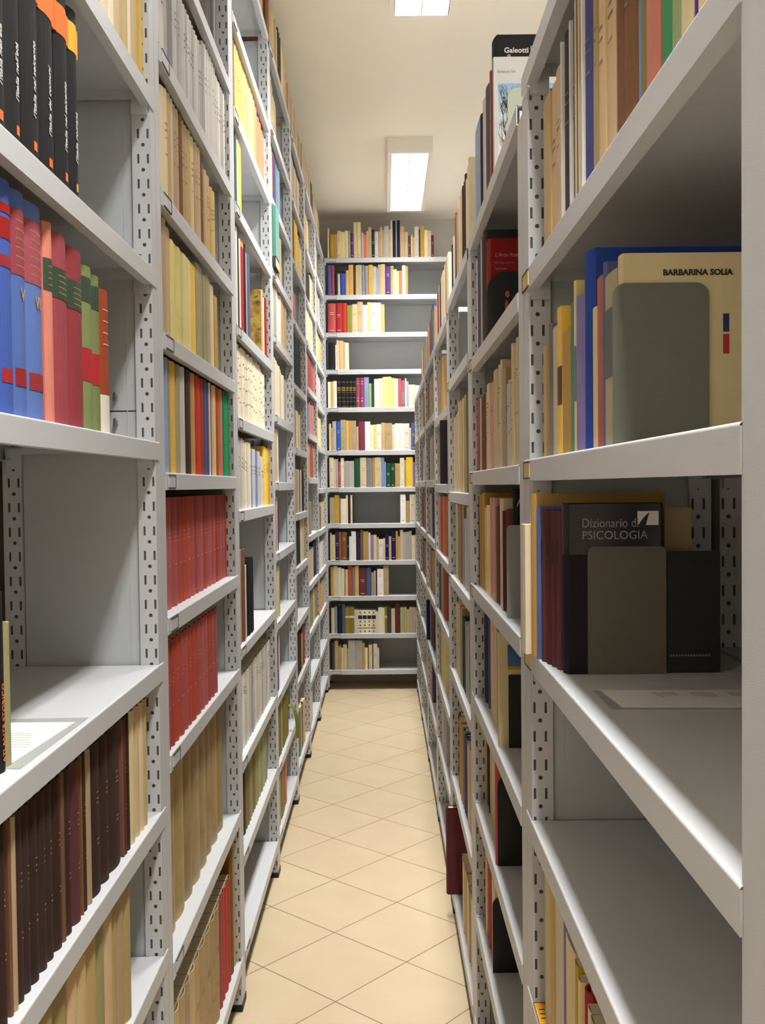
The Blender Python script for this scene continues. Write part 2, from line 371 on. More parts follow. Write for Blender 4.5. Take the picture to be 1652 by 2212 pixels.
# rows of books added to block background light coming through the right-hand racks
mb = MB(); rb_ = random.Random(11)
for i in (1, 2, 3):
    k = 'R%d' % i; a, c = FRAME[k]
    for zz in SHELF[k][1:]:
        y = a+PWR+0.004
        while y < c-PWR-0.06:
            t_ = rb_.uniform(0.02, 0.05); h_ = rb_.uniform(0.19, 0.245)
            mb.box(RX+0.312+0.10+rb_.uniform(0, 0.02), RX+0.312+0.27, y, y+t_-0.0005, zz, zz+h_, 0 if rb_.random() < 0.7 else 1); y += t_
tag(mb.obj('light_blocking_book_rows', [plain('brown_cloth_covers', (96, 70, 52), rough=0.8), plain('grey_cloth_covers', (110, 106, 98), rough=0.8)]),
    'added rows of books blocking light from the next aisle, behind the right-hand racks', 'books', None, 'stuff')
# ------------------------------------------------------------------ books
PAL = {'cr': ((222, 204, 162), 'cream'), 'pc': ((236, 226, 198), 'pale cream'), 'wh': ((240, 238, 232), 'white'), 'gw': ((208, 203, 194), 'grey-white'), 'lg': ((176, 173, 166), 'light grey'), 'gr': ((128, 128, 130), 'grey'), 'dg': ((66, 64, 68), 'dark grey'), 'bk': ((24, 22, 25), 'black'), 'tn': ((194, 168, 122), 'tan'), 'kb': ((206, 178, 126), 'buff'), 'ob': ((176, 152, 112), 'faded beige'), 'br': ((122, 82, 48), 'brown'), 'db': ((56, 36, 30), 'dark brown'), 'mr': ((92, 42, 44), 'maroon'), 'rm': ((135, 60, 85), 'plum'), 'cm': ((156, 48, 58), 'crimson'), 'rd': ((192, 62, 54), 'red'), 'rc': ((172, 76, 68), 'brick red'), 'rb': ((168, 72, 34), 'rust'), 'sl': ((205, 118, 88), 'salmon'), 'pk': ((214, 156, 146), 'pink'), 'yl': ((240, 198, 60), 'yellow'), 'ly': ((236, 222, 146), 'pale yellow'), 'mu': ((192, 152, 62), 'mustard'), 'gd': ((220, 182, 108), 'golden'), 'ol': ((132, 122, 62), 'olive'), 'og': ((166, 158, 118), 'olive grey'), 'gn': ((40, 140, 86), 'green'), 'dn': ((26, 74, 52), 'dark green'), 'pg': ((150, 170, 112), 'pale green'), 'te': ((98, 146, 134), 'teal'), 'dt': ((22, 52, 56), 'dark teal'), 'bl': ((64, 94, 170), 'blue'), 'lb': ((128, 148, 190), 'light blue'), 'sb': ((82, 88, 134), 'slate blue'), 'nv': ((28, 34, 78), 'navy'), 'pu': ((84, 44, 110), 'purple'), 'li': ((136, 122, 178), 'lilac'), 'or': ((226, 106, 40), 'orange'), 'cb': ((88, 114, 176), 'cornflower blue'), 'wr': ((150, 58, 66), 'wine red'), 'mg': ((122, 134, 82), 'moss green')}
DATA = '''L1 2 paperback 12 -|1530,629,gd,290 1593,420,tn,290 1635,488,cr,290 1684,422,pc,290 1726,964,kb,290 1822,294,pc,290 1851,546,tn,290 1906,518,gd,290
L1 3 hardback 12 italia|1096,445,bk,285 1141,347,bk,285 1176,562,bk,285 1232,500,bk,285 1282,641,bk,285 1346,709,bk,285 1417,567,bk,285 1474,471,bk,285
L1 4 hardback 12 blue|1097,406,cb,285 1137,557,cb,285 1193,462,cb,285 1239,489,cb,285 1288,677,cb,285 1356,306,sl,275 1387,656,wr,270 1452,721,wr,265 1524,573,mg,255 1581,401,mg,250 1621,521,rb,236
L1 5 hardback 27 atlante|1078,362,dg,230 1114,414,og,230 1156,317,br,230 1187,335,bk,220 1221,213,og,180
L1 6 bound_journal 12 -|1004,237,db,238 1028,291,db,238 1057,308,br,238 1088,279,db,238 1116,293,db,238 1145,236,db,238 1169,31,cr,238 1172,32,db,238 1175,91,br,238 1184,174,ob,238 1201,242,db,238 1226,17,cr,238 1227,217,db,238 1249,306,db,238 1280,31,br,238 1283,257,db,238 1309,302,db,238 1339,27,br,238 1341,288,db,238 1370,123,br,238 1383,345,db,238 1417,31,ob,238 1420,380,mr,238 1458,49,br,238 1463,284,db,238 1492,190,ob,238 1511,571,db,238 1568,38,br,238 1571,437,db,238 1615,741,db,238 1689,77,br,238 1697,178,mr,238 1715,251,db,238 1740,415,cr,238 1781,334,kb,238 1815,256,cr,238 1840,290,tn,238
L1 7 hardback 6 -|1033,616,ob,240 1095,694,kb,240 1164,910,kb,240 1255,577,tn,240 1313,707,ob,240 1384,787,kb,240 1462,606,kb,240 1523,370,og,240 1560,388,kb,240 1599,1255,tn,240
L2 2 hardback 12 -|2208,898,mr,248 2298,1144,db,248 2412,1264,mr,248 2539,885,db,248 2627,625,db,248 2690,824,db,248 2772,461,gr,248
L2 3 bound_journal 12 -|2038,464,gw,230 2084,392,gw,230 2123,407,lg,230 2164,567,gr,230 2221,408,gw,230 2261,345,lg,230 2296,316,gw,230 2327,242,gw,230 2352,247,lg,230 2376,295,gw,230 2406,259,gw,230 2432,265,lg,230 2458,271,gw,230 2485,277,gw,230 2513,254,gw,230 2538,269,lg,230 2565,172,lg,250 2583,172,lg,250 2600,405,gw,260 2640,183,gw,260 2659,183,gw,260 2677,375,gw,260 2714,330,gw,260 2747,338,gw,260 2781,173,gw,250 2799,173,gw,250 2816,416,gw,250 2858,214,lg,250 2879,214,lg,250 2900,544,gw,250
L2 4 hardback 12 -|2037,1149,cr,245 2151,264,tn,245 2178,357,gd,245 2213,257,lg,245 2239,339,tn,245 2273,310,br,245 2304,359,tn,245 2340,271,tn,245 2367,440,kb,245 2411,438,cr,245 2455,362,tn,245 2491,421,tn,245 2533,386,br,220 2572,398,kb,215 2612,568,kb,215 2668,374,gd,200 2706,418,kb,200
L2 5 paperback 12 -|2040,330,yl,246 2073,753,tn,246 2149,304,ly,220 2179,377,ly,220 2217,324,ly,220 2249,300,cr,220 2279,378,ly,220 2317,318,cr,220 2349,254,ly,220 2374,640,yl,220 2438,1303,og,235 2568,750,og,235 2643,604,cr,225 2704,513,mu,205
L2 6 hardback 10 -|2039,316,bl,242 2071,326,lb,242 2104,302,og,242 2134,560,yl,242 2190,477,og,242 2238,459,gw,242 2283,725,db,242 2356,596,mu,242 2415,1000,rd,242 2516,781,sb,242 2594,121,wh,242 2606,444,rb,242 2650,591,cr,242 2709,504,rb,242 2760,499,sl,242 2810,1546,gn,242
L2 7 bound_journal 25 -|2089,322,rc,243 2121,626,rc,243 2184,672,rc,243 2251,825,rc,243 2333,668,rc,243 2400,513,rc,243 2451,517,rc,243 2503,607,rc,243 2564,637,rc,243 2628,616,rc,243 2689,646,rc,243 2754,562,rc,243 2810,526,rc,243 2863,485,rc,243 2911,463,rc,243 2957,557,rc,243
L2 8 bound_journal 8 -|2001,327,rc,226 2033,393,rc,226 2073,402,rc,226 2113,462,rc,226 2159,554,rc,226 2215,818,rc,226 2296,609,rc,226 2357,596,rc,226 2417,479,rc,226 2465,448,rc,226 2510,464,rc,226 2556,536,rc,226 2610,480,rc,226
L2 9 hardback 30 stained|2045,706,ol,365 2115,798,ob,365 2195,1105,ob,365 2306,932,ob,365 2399,978,og,365 2497,945,ob,365 2591,773,ob,365 2669,951,ol,365 2764,951,og,365
L2 10 bound_journal 14 -|1995,515,tn,300 2047,330,tn,300 2080,604,kb,300 2140,640,tn,300 2204,531,tn,300 2257,557,kb,300 2313,607,tn,300 2374,743,ob,300 2448,742,tn,300 2522,632,ob,300 2585,733,ob,300 2659,418,rc,300 2700,431,rc,300 2743,551,rd,300 2799,463,rc,300 2845,527,br,390 2898,413,ob,380
L3 0 hardback 12 -|3747,524,br,240 3799,676,br,240 3867,758,ob,240 3943,818,mr,240 4024,915,br,240 4116,1287,br,240
L3 2 bound_journal 12 -|3025,342,ob,240 3059,474,br,240 3107,452,br,240 3152,409,gd,240 3193,342,gd,240 3227,389,tn,240 3266,399,gd,240 3306,367,gd,240 3343,354,tn,240 3378,362,gd,240 3414,392,gd,240 3453,401,tn,240 3493,456,ly,240 3539,516,ly,240 3591,605,yl,240 3651,575,sl,240 3709,567,sl,220 3765,585,sl,220 3824,771,sl,210 3901,802,pk,210
L3 3 paperback 12 -|3004,475,cr,243 3052,472,pc,243 3099,634,dn,240 3162,224,wh,230 3185,729,yl,230
L3 4 hardback 12 bucolic|3006,538,gw,330 3059,638,gn,330 3123,366,wh,320 3160,375,db,300 3197,239,wh,300 3221,891,cm,305 3310,256,bk,310 3336,524,og,290 3388,674,sb,295 3768,507,mu,250 3818,300,wh,230 3848,277,dg,240 3876,537,cm,240
L3 5 bound_journal 12 -|3066,444,cr,233 3110,813,pc,233 3191,777,pc,233 3269,878,pc,233 3357,871,pc,233 3444,1342,pc,233 3578,1360,pc,233 3714,1097,pc,215
L3 6 bound_journal 10 -|3046,530,cr,220 3099,1022,gw,230 3201,1613,pc,223 3362,192,wh,220 3382,566,lb,203 3438,735,gw,203 3512,647,lb,200 3576,609,gw,200 3637,1085,gw,185 3746,1433,yl,225 3889,648,mu,225
L3 7 hardback 8 -|3028,399,br,290 3068,648,ob,295 3132,714,br,295 3204,203,wh,240 3224,1904,bk,255
L3 8 bound_journal 16 -|3095,710,gw,240 3166,343,wh,240 3200,592,gw,240 3259,522,gw,240 3311,607,gw,240 3372,417,lg,240 3414,457,gw,240 3459,484,pc,240 3508,528,gw,240 3561,434,gw,240 3604,429,gw,240 3647,439,lg,240 3691,467,gw,240 3738,444,gw,240 3782,455,lg,240 3828,502,gw,240 3878,367,gw,240
L3 9 bound_journal 22 -|3140,437,db,230 3184,593,mr,230 3243,793,ol,230 3323,859,og,230 3409,820,ol,230 3491,861,og,230 3577,598,og,230 3636,618,pg,230 3698,640,og,230 3762,763,og,230
L4 0 hardback 12 -|4086,944,br,240 4181,989,ob,240 4280,861,tn,240 4366,896,ob,240 4455,556,tn,240 4511,1154,db,270
L4 0 paperback 12 -|4627,1092,ly,240 4736,1058,gd,240 4842,1333,pk,200 4975,695,mr,200 5045,1449,tn,210
L4 1 paperback 12 -|4049,615,gd,230 4111,795,tn,230 4190,492,og,200 4239,674,tn,180 4307,803,tn,180
L4 2 hardback 12 -|4071,702,or,230 4141,891,tn,230 4230,974,pu,230 4328,1111,te,230 4439,930,lb,230
L4 3 paperback 12 -|4342,928,br,200 4435,479,tn,220 4483,366,gd,220
L4 4 paperback 12 -|4067,1340,pc,225 4201,870,lg,225 4288,562,wh,225 4344,812,wh,225 4425,599,pc,225 4485,615,tn,225 4546,890,kb,225 4635,1197,tn,225
L4 5 paperback 12 -|4097,1040,cr,250 4201,1027,pc,240 4304,868,pc,230 4391,591,cr,220 4450,1104,wh,210 4560,1160,tn,200
L4 6 paperback 12 -|4111,599,tn,225 4171,742,gd,225 4245,769,wh,225
L4 7 paperback 12 -|4117,400,rb,220 4157,490,sl,220 4206,249,wh,230 4231,593,bk,200
L4 8 paperback 12 -|4128,484,cr,220 4176,621,ly,220 4238,467,tn,220
L4 9 paperback 12 -|4109,399,pu,230 4148,655,pu,230 4214,251,wh,230
L4 10 bound_journal 12 -|4120,688,ol,240 4189,754,ol,240 4265,738,og,240 4338,764,ol,240 4415,839,ol,240 4499,970,ol,240
L4 11 paperback 12 -|4108,892,og,220 4197,1061,ol,220 4303,753,ol,220 4379,547,cm,220 4433,656,or,220
L5 0 paperback 12 -|4847,883,tn,230 4935,916,tn,230 5026,1194,ob,230 5146,1510,tn,230 5297,1057,ob,230 5403,988,tn,220 5501,2758,og,200
L5 0 paperback 12 -|5762,1448,tn,220 5907,1320,ob,220 6039,1380,tn,220
L5 1 paperback 12 -|4998,1488,tn,230 5147,1579,tn,230 5305,1679,tn,230 5473,1204,gd,230
L5 2 paperback 12 -|4998,763,db,250 5074,726,ob,250 5146,747,br,250 5221,834,yl,250 5304,1131,yl,250 5418,1252,yl,220 5543,1610,ly,200
L5 3 paperback 12 -|5034,1082,sl,160 5143,1129,sl,160
L5 4 hardback -4 -|4859,4268,dt,250 5286,889,mr,200
L5 5 paperback 12 -|5038,597,rb,200 5098,985,sl,200 5197,894,wh,200 5286,1675,ly,200
L5 6 paperback 12 -|5096,427,rb,230 5139,1259,tn,230 5265,852,cr,230 5350,675,nv,230 5417,903,pc,230 5508,1748,bk,230
L5 7 paperback 12 -|5062,1412,dg,230 5203,964,bk,230 5300,663,dg,230 5366,1732,pc,230 5539,725,cr,230 5612,1123,mu,230
L5 8 paperback 12 -|5035,599,tn,220 5095,614,tn,220
L5 9 paperback 12 -|5063,915,dg,220 5154,1733,bk,220 5328,1083,mr,220 5436,1200,rc,220
L5 9 paperback 12 -|5067,1043,nv,200 5172,1087,sb,200 5280,1339,mu,200 5414,1626,cm,200
L5 10 paperback 12 -|5049,1100,nv,240 5159,954,te,240 5254,855,mu,240 5340,677,bk,240 5408,1192,gd,240
L6 0 paperback 12 -|5728,1374,tn,220 5865,1813,tn,220 6047,2330,tn,220 6280,2083,ob,220 6488,1318,db,220
L6 1 paperback 12 -|5924,1075,tn,220 6031,2453,gd,220
L6 2 paperback 12 -|5939,3733,bk,200 6312,1415,cr,220 6454,1178,tn,220
L6 3 paperback 12 -|5959,1004,wh,218 6059,1127,pc,218 6172,1354,ly,218 6307,1414,ly,218 6449,979,cr,218
L6 4 paperback 12 -|5945,916,mu,200 6037,3114,cm,200 6348,1928,rc,180 6541,1524,or,160
L6 5 paperback 12 -|5937,831,bl,180 6020,1203,lb,180 6140,3717,sl,200
L6 6 paperback 12 -|5987,1278,gd,210 6115,1334,rb,210 6249,1679,rc,210 6417,1671,tn,210
L6 7 paperback 12 -|5949,1263,mu,200 6075,1139,ob,200
L6 8 paperback 12 -|5972,2786,cr,200 6251,1113,cr,200 6362,1547,nv,220 6516,1211,nv,220 6638,1256,wh,200
L6 9 paperback 12 -|5987,1195,og,210 6106,1793,pg,210 6285,1127,ly,210 6398,1768,ob,210 6575,1550,rc,210
L6 11 paperback 12 -|5955,1015,cr,210 6057,696,gw,210
L6 10 paperback 12 -|5937,837,bk,200
L7 0 paperback 12 -|6666,2354,tn,210 6901,2527,cr,210 7154,2159,tn,210
L7 1 paperback 12 -|6838,878,gd,210 6925,1591,ob,210
L7 2 paperback 12 -|6861,1987,og,210 7059,2105,lg,210
L7 3 paperback 12 -|6866,1994,gd,210 7065,3218,gd,210
L7 4 paperback 12 -|6907,2020,gw,210 7109,1595,gw,210
L7 5 paperback 12 -|6933,1486,ly,210 7082,1918,ly,210
L7 7 paperback 12 -|6968,918,ob,190 7059,823,bk,160 7142,3362,cr,190
L7 8 paperback 12 -|6967,1624,wh,200 7129,1453,wh,200 7274,1643,gw,200
L7 9 paperback 12 -|6986,1160,gd,200 7102,2820,gd,200
B 0 mixed 12 -|-412,150,cr,229 -391,270,mu,181 -364,270,mu,181 -337,300,cr,206 -307,282,ly,198 -279,258,pc,207 -253,180,og,207 -235,240,pu,186 -211,282,cr,271 -183,258,cr,271 -157,90,lb,214 -148,120,gw,191 -136,210,or,176 -115,150,tn,202 -100,252,tn,232 -75,240,dt,214 -51,258,gw,198 -25,150,ob,201 -10,180,tn,231 8,150,ob,210 23,329,lg,239 56,150,tn,212 71,150,cr,277 86,240,bk,280 110,90,lb,286 119,240,bk,282 143,341,tn,238 177,276,tn,193 204,204,dg,166 225,138,cr,166 238,138,mu,151 252,341,gw,233 286,120,db,210 298,299,mu,239 328,270,pc,206 355,252,cr,200 380,216,mr,167
B 1 mixed 12 -|-415,312,sb,228 -384,228,cm,228 -361,252,bk,165 -336,168,cr,162 -319,360,bl,165 -283,90,br,159 -274,210,tn,188 -253,360,mu,230 -217,180,db,223 -199,168,tn,226 -182,294,og,229 -153,228,gr,226 -130,288,gr,222 -101,342,mu,228 -67,270,lg,216 -40,126,lb,204 -27,216,ob,230 -6,318,tn,233 26,420,pu,215 68,222,og,220 90,258,cr,193 116,150,ly,178 131,252,or,181 156,258,gw,222 182,180,mu,213
B 2 mixed 12 -|-415,600,rc,225 -355,480,cm,227 -307,390,rd,227 -268,390,ol,210 -229,402,cr,217 -189,420,tn,235 -147,336,wh,210 -113,222,ly,231 -91,480,gw,228 -43,360,gw,226 -7,258,gd,212
B 3 mixed 12 -|-414,529,bk,209 -361,90,wh,191 -352,180,cr,227 -334,361,kb,223 -298,102,gd,214 -288,288,pc,208
B 4 mixed 12 backblack|-422,211,wh,199 -401,217,gd,199 -380,265,wh,205 -353,313,bk,209 -322,361,bk,210 -286,241,bk,208 -262,277,bk,209 -234,283,bk,209 -206,301,rm,230 -176,331,rm,229 -143,361,lb,232 -106,192,pg,184 -87,217,dn,187 -66,325,wh,216 -33,319,pc,222 -1,319,ly,231 31,343,ly,233 65,271,ly,224 92,241,wh,218 116,253,rd,220 141,289,gr,202 170,108,wh,220 181,168,lg,196 198,313,wh,171 229,168,ly,171 246,337,wh,165
B 5 mixed 12 -|-417,157,cr,208 -401,114,mu,178 -390,283,lg,226 -361,337,bl,225 -328,403,og,237 -287,211,gd,231 -266,211,mu,230 -245,361,ob,230 -209,187,tn,185 -190,494,rm,223 -141,409,wh,222 -100,253,pc,196 -75,229,ly,198 -52,373,wh,201 -15,265,tn,213 12,560,tn,209 68,211,pc,197 89,373,wh,206 126,361,wh,205 162,379,wh,205 200,138,cr,171 214,313,sb,210 246,313,cr,198
B 6 mixed 12 -|-417,344,pc,232 -383,145,cr,220 -369,193,lg,220 -349,193,rd,199 -330,253,pc,228 -305,380,lg,204 -267,392,lg,204 -227,464,dn,224 -181,470,cr,230 -134,500,gr,226 -84,169,mu,226 -67,482,cr,229 -19,235,lb,228 5,139,lb,195 18,344,dn,186 53,344,dn,185 87,380,tn,182 125,332,pc,224 158,151,ob,208 173,512,yl,229 225,181,li,190 243,277,wh,183
B 7 mixed 12 -|-418,362,og,202 -381,374,mu,220 -344,109,gr,198 -333,392,pc,192 -294,163,pc,219 -278,199,db,216 -258,151,pc,219 -243,60,db,212 125,410,wh,220 166,302,ob,169 197,446,pc,220 241,302,mu,213
B 8 mixed 12 -|-418,121,cr,214 -406,272,cr,199 -379,290,nv,225 -350,163,rb,219 -334,465,br,219 -287,151,bk,191 -272,175,wh,185 -255,362,wh,224 -218,314,nv,221 -187,230,br,236 -164,423,ob,223 -122,145,pc,214 -107,230,li,195 -84,230,cr,195 -61,175,tn,177 -44,332,wh,161 -11,169,cr,167 6,266,nv,206 33,199,tn,182 53,344,nv,221 87,169,mu,224 104,169,tn,181 121,230,cr,232 144,217,lg,214 166,230,lg,217 189,211,lg,223 210,272,cr,189 237,181,pk,192 255,169,gw,195
B 9 mixed 12 -|-418,212,mu,226 -397,333,cr,231 -364,302,pc,222 -334,193,pc,213 -314,133,pg,206 -301,157,cr,206 -285,339,rb,233 -252,230,gr,224 -229,278,gd,233 -201,574,mr,217 -143,393,sb,217 -104,224,og,180 -82,127,pk,195 -69,97,nv,186 -59,484,wh,207 -11,411,ob,233
B 10 mixed 12 ornate|-416,242,cr,201 -391,218,lb,210 -370,357,bk,216 -334,254,sb,228 -309,333,ol,203 -275,363,ol,203 -239,290,gw,184 -210,351,pc,181 -175,351,pc,181 -140,339,pc,180 -106,351,pc,180 -71,169,cr,168 -54,351,wh,201 -19,145,ly,197 -4,182,ol,200 14,151,dg,209 29,182,dg,203 47,284,cr,191 76,399,mr,227 116,315,pg,199 147,194,ob,199 167,182,tn,183 185,266,lg,198 211,278,tn,198 239,182,wh,176 257,169,tn,198
B 11 mixed 12 -|-416,224,dg,214 -393,273,tn,226 -366,230,ob,183 -343,151,cr,171 -328,303,cr,195 -298,91,pg,164 -289,545,lg,228 -234,545,lg,227 -180,194,mu,206 -160,224,pc,169 -131,285,cr,190 -95,309,gw,199 -64,145,cr,165
R1 1 paperback 12 -|1402,1543,kb,235 1394,84,wh,260 1340,540,dg,260 1330,95,wh,260 1293,369,dg,265 1283,107,cr,265 1272,105,dg,270 1264,86,cr,270 1253,102,dg,270 1245,84,wh,270 1188,570,sb,270 1162,259,ob,270 1084,776,kb,270 985,995,br,270 975,103,lb,270 952,229,ol,270 903,484,sl,270 874,296,gn,270 848,258,pg,270 814,340,cr,270 801,133,pu,270 768,329,cr,270 732,361,tn,260 699,329,ob,270 659,395,br,260
R1 2 paperback 12 barb|1544,343,tn,175 1511,328,mu,175 1492,190,gr,200 1441,508,cr,190 1405,364,yl,210 1343,616,mu,170 1320,229,te,200 1304,165,ly,225 1264,399,li,200 1211,525,bl,245 1184,274,cr,170 1144,404,rb,200 1128,160,sb,210 1070,577,og,190 1047,233,cr,200
R1 5 paperback 12 -|1531,498,cr,260 1492,391,gd,260 1424,677,pc,260 1405,185,li,250 1332,738,cr,225 1308,239,mu,220 1285,230,cr,210 1253,315,cm,210 1227,264,pc,200 1200,268,og,200 1157,429,br,200 1113,442,ob,200 1064,487,tn,200
R2 0 paperback 12 galeotti|2682,1658,ob,270 2540,1422,lb,270 2487,527,nv,260 2456,306,cr,280 2412,445,wh,270 2323,889,sb,270 2301,223,rb,285 2222,790,bk,330
R2 1 hardback 12 arte|2811,610,gr,240 2772,392,cr,250 2684,880,br,260 2659,251,wh,260 2574,844,sb,280 2525,491,cr,283 2440,853,dg,283 2374,656,cm,245
R2 2 paperback 12 -|2712,961,wr,193 2614,984,wr,193 2563,507,cr,190 2467,958,br,190 2415,526,tn,190 2350,645,cr,205 2263,873,pk,200 2194,689,cr,220 2150,441,cr,225 2112,378,cr,230 2044,686,ob,205 1951,926,gw,175 1859,916,cr,240
R2 3 paperback 15 pr|2917,990,wh,230 2854,625,mr,250 2802,520,wh,240 2737,652,cm,230 2664,730,dg,240 2526,1381,mu,250 2414,1114,ly,220 2290,1245,pk,240 2245,450,br,220 2212,323,dg,220 2144,688,cr,240 2037,1071,mr,220
R2 4 paperback 24 bluebook|2791,555,db,250 2720,707,br,250 2642,781,dg,250 2581,617,nv,240 2489,914,sb,240 2353,1363,cr,250 2250,1027,mu,240 2174,759,pc,255
R2 5 paperback 28 redbook|2659,953,tn,240 2566,925,db,180 2460,1062,cr,244 2350,1098,tn,244 2299,513,cr,240 2239,600,cr,240
R2 6 paperback 16 lowblack|2584,622,br,240 2555,289,cr,240 2429,1255,rc,240 2358,714,cr,210
R3 0 paperback 12 -|3518,2317,bk,200 3467,510,wh,200 3389,786,br,260 3277,1114,ob,240 3148,1294,cr,265 2998,1499,db,270 2953,444,cr,240 2855,987,cr,270
R3 2 paperback 12 -|4005,1397,dg,270 3800,2049,og,260 3615,1850,cr,270 3447,1678,cr,270 3331,1160,gw,270 3154,1769,cr,300 3026,1285,og,300
R3 3 paperback 12 -|3406,1217,cr,259 3293,1136,og,259 3256,362,rb,259 3186,700,og,259 3136,506,lb,220 3055,808,gw,220 2978,768,gw,259
R3 4 paperback 12 -|3362,2027,cr,260 3269,929,ob,260 3130,1384,dn,240 3003,1272,lg,240
R3 5 paperback 12 -|3422,722,br,260 3267,1552,mu,260 3204,632,gr,260 3114,903,sb,260 3028,854,cr,260 2958,703,gd,260
R3 6 paperback 12 -|3251,990,cr,240 3170,812,mu,240 3087,830,cr,240 2987,1006,og,240 2934,531,cr,240
R4 0 paperback 12 -|4684,1284,ly,240 4576,1078,wh,230 4473,1029,rc,220 4388,855,pc,240 4299,885,dg,230 4220,791,pc,240 4121,991,wh,240 3994,1269,cr,240 3890,1042,tn,240 3791,989,pc,240
R4 1 paperback 12 -|4634,1108,br,240 4494,1399,tn,240 4330,1634,ob,240 4132,1983,gd,240
R4 2 paperback 12 -|4913,1335,pg,230 4771,1420,gd,240 4449,3215,tn,240
R4 3 paperback 12 -|4788,2014,rd,250 4617,1714,rd,250 4546,708,cr,250 4464,821,tn,250 4271,1929,rd,250 4163,1079,sl,250
R4 4 paperback 12 -|4887,1669,gr,220 4731,1562,og,220 4481,2507,dg,220 4317,1634,og,220 4165,1519,rc,220
R4 5 paperback 12 -|4780,3130,og,240 4455,3243,og,240 4172,2831,ly,240
R4 6 paperback 12 -|4383,1811,gw,220 4132,2514,lg,220
R5 0 paperback 12 -|5501,1782,ob,220 5353,1482,pc,220 5185,1677,rc,220 4994,1912,bl,260 4872,1225,ob,230
R5 1 paperback 12 -|5402,2035,br,220 5168,2345,tn,220 5036,1312,ob,220
R5 2 paperback 12 -|5644,2459,tn,230 5437,2064,br,230 5227,2103,gw,230 5067,1603,lg,230
R5 3 paperback 12 -|5660,2832,mr,230 5452,2079,lg,230 5259,1931,gw,230 5122,1361,pu,230
R5 4 paperback 12 -|5720,2899,gw,230 5508,2125,cr,230 5339,1686,rc,230 5172,1676,tn,230
R5 5 paperback 12 -|5730,2308,dg,230 5466,2645,og,230 5225,2411,mr,230
R5 6 paperback 12 -|5688,2878,sb,220 5477,2110,gd,220 5328,1483,pu,220
R6 0 paperback 12 -|6494,1895,br,210 6262,2322,cr,210 6034,2284,ob,210 5799,2350,lg,210 5688,1108,cr,210
R6 1 paperback 12 -|6523,2993,lg,220 6223,3003,ob,220 6034,1894,br,220
R6 2 paperback 12 -|6619,2448,dg,220 6378,2417,sb,220 6115,2627,gw,220
R6 3 paperback 12 -|6660,2805,rc,220 6374,2862,mr,220 6136,2373,rc,220
R6 4 paperback 12 -|6528,2541,dg,220 6319,2089,br,220 6187,1320,ob,220'''
CM = {}
def cm(code, cloth):
    k = (code, cloth)
    if k not in CM:
        CM[k] = cover_mat(('cloth_' if cloth else 'paper_')+PAL[code][1].replace(' ', '_').replace('-', '_'), PAL[code][0], cloth)
    return CM[k]
STAINED = cover_mat('stained_old_paper', (172, 148, 100), False, 0.34)
def profile(t, b, n, off=0.0):
    return [(t*i/n, b*(1-4*(i/n)*(1-i/n))-off) for i in range(n+1)]
def cover_mb(t, h, d, kind, mb=None):
    """cloth or paper cover: two boards joined by a rounded spine, hollow"""
    mb = mb or MB()
    if kind == 'hardback': w, b, n, z0 = 0.0024, min(0.007, t*0.22), 6, 0.0
    elif kind == 'bound journal': w, b, n, z0 = 0.0010, min(0.006, t*0.22), 6, 0.0
    else: w, b, n, z0 = 0.0006, min(0.0015, t*0.08), 4, 0.0
    w = min(w, t*0.3)
    out = [(0, d)] + profile(t, b, n) + [(t, d)]
    inn = [(w, d)] + [(w+(t-2*w)*i/n, b*(1-4*(i/n)*(1-i/n))+w+0.0004) for i in range(n+1)] + [(t-w, d)]
    k = len(out); base = len(mb.v)
    for z in (0.0, h):
        mb.v += [(x, y, z) for x, y in out] + [(x, y, z) for x, y in inn]
    def q(*a): mb.f.append(tuple(base+i for i in a)); mb.mi.append(0)
    T2 = 2*k
    for i in range(k-1):
        j = i+1
        q(i, j, T2+j, T2+i)                        # outside
        q(k+j, k+i, T2+k+i, T2+k+j)                # inside
        q(T2+i, T2+j, T2+k+j, T2+k+i)              # top rim
        q(j, i, k+i, k+j)                          # bottom rim
    q(k, 0, T2, T2+k); q(k-1, 2*k-1, T2+2*k-1, T2+k-1)
    return mb, w, b, n
def pages_mb(t, h, d, kind, w, b, mb=None, mi=0):
    mb = mb or MB()
    m = 0.003 if kind == 'hardback' else 0.0004
    mb.box(w+0.0001, t-w-0.0001, b+w+0.0006, d-m*1.3, max(m, 0.0003), h-m, mi)
    return mb
class Book: pass
def make_book(unit, a, t, z, h, d, code, kind, sb, label, group, detailed, cat, mat=None):
    g = 0.00025
    tt = t-2*g
    side = unit[0]
    if side == 'L': loc, rz = (LX-sb, a+g, z), math.pi/2
    elif side == 'R': loc, rz = (RX+sb, a+t-g, z), -math.pi/2
    else: loc, rz = (a+g, BY+sb, z), 0.0
    mat = mat or cm(code, kind != 'paperback')
    name = {'hardback': 'hardback_book', 'bound journal': 'bound_journal', 'paperback': 'paperback_book'}[kind]
    B = Book(); B.t, B.h, B.d, B.kind = tt, h, d, kind
    mb, w, b, n = cover_mb(tt, h, d, kind)
    B.w, B.b, B.n = w, b, n
    if detailed:
        r = empty(name, loc, rz)
        B.cover = mb.obj('cover', mat, r)
        B.pages = pages_mb(tt, h, d, kind, w, b).obj('page_block', PAGES, r)
    else:
        pages_mb(tt, h, d, kind, w, b, mb, 1)
        r = mb.obj(name, [mat, PAGES], None, loc, rz)
    tag(r, label, cat, group)
    B.o = r
    return B
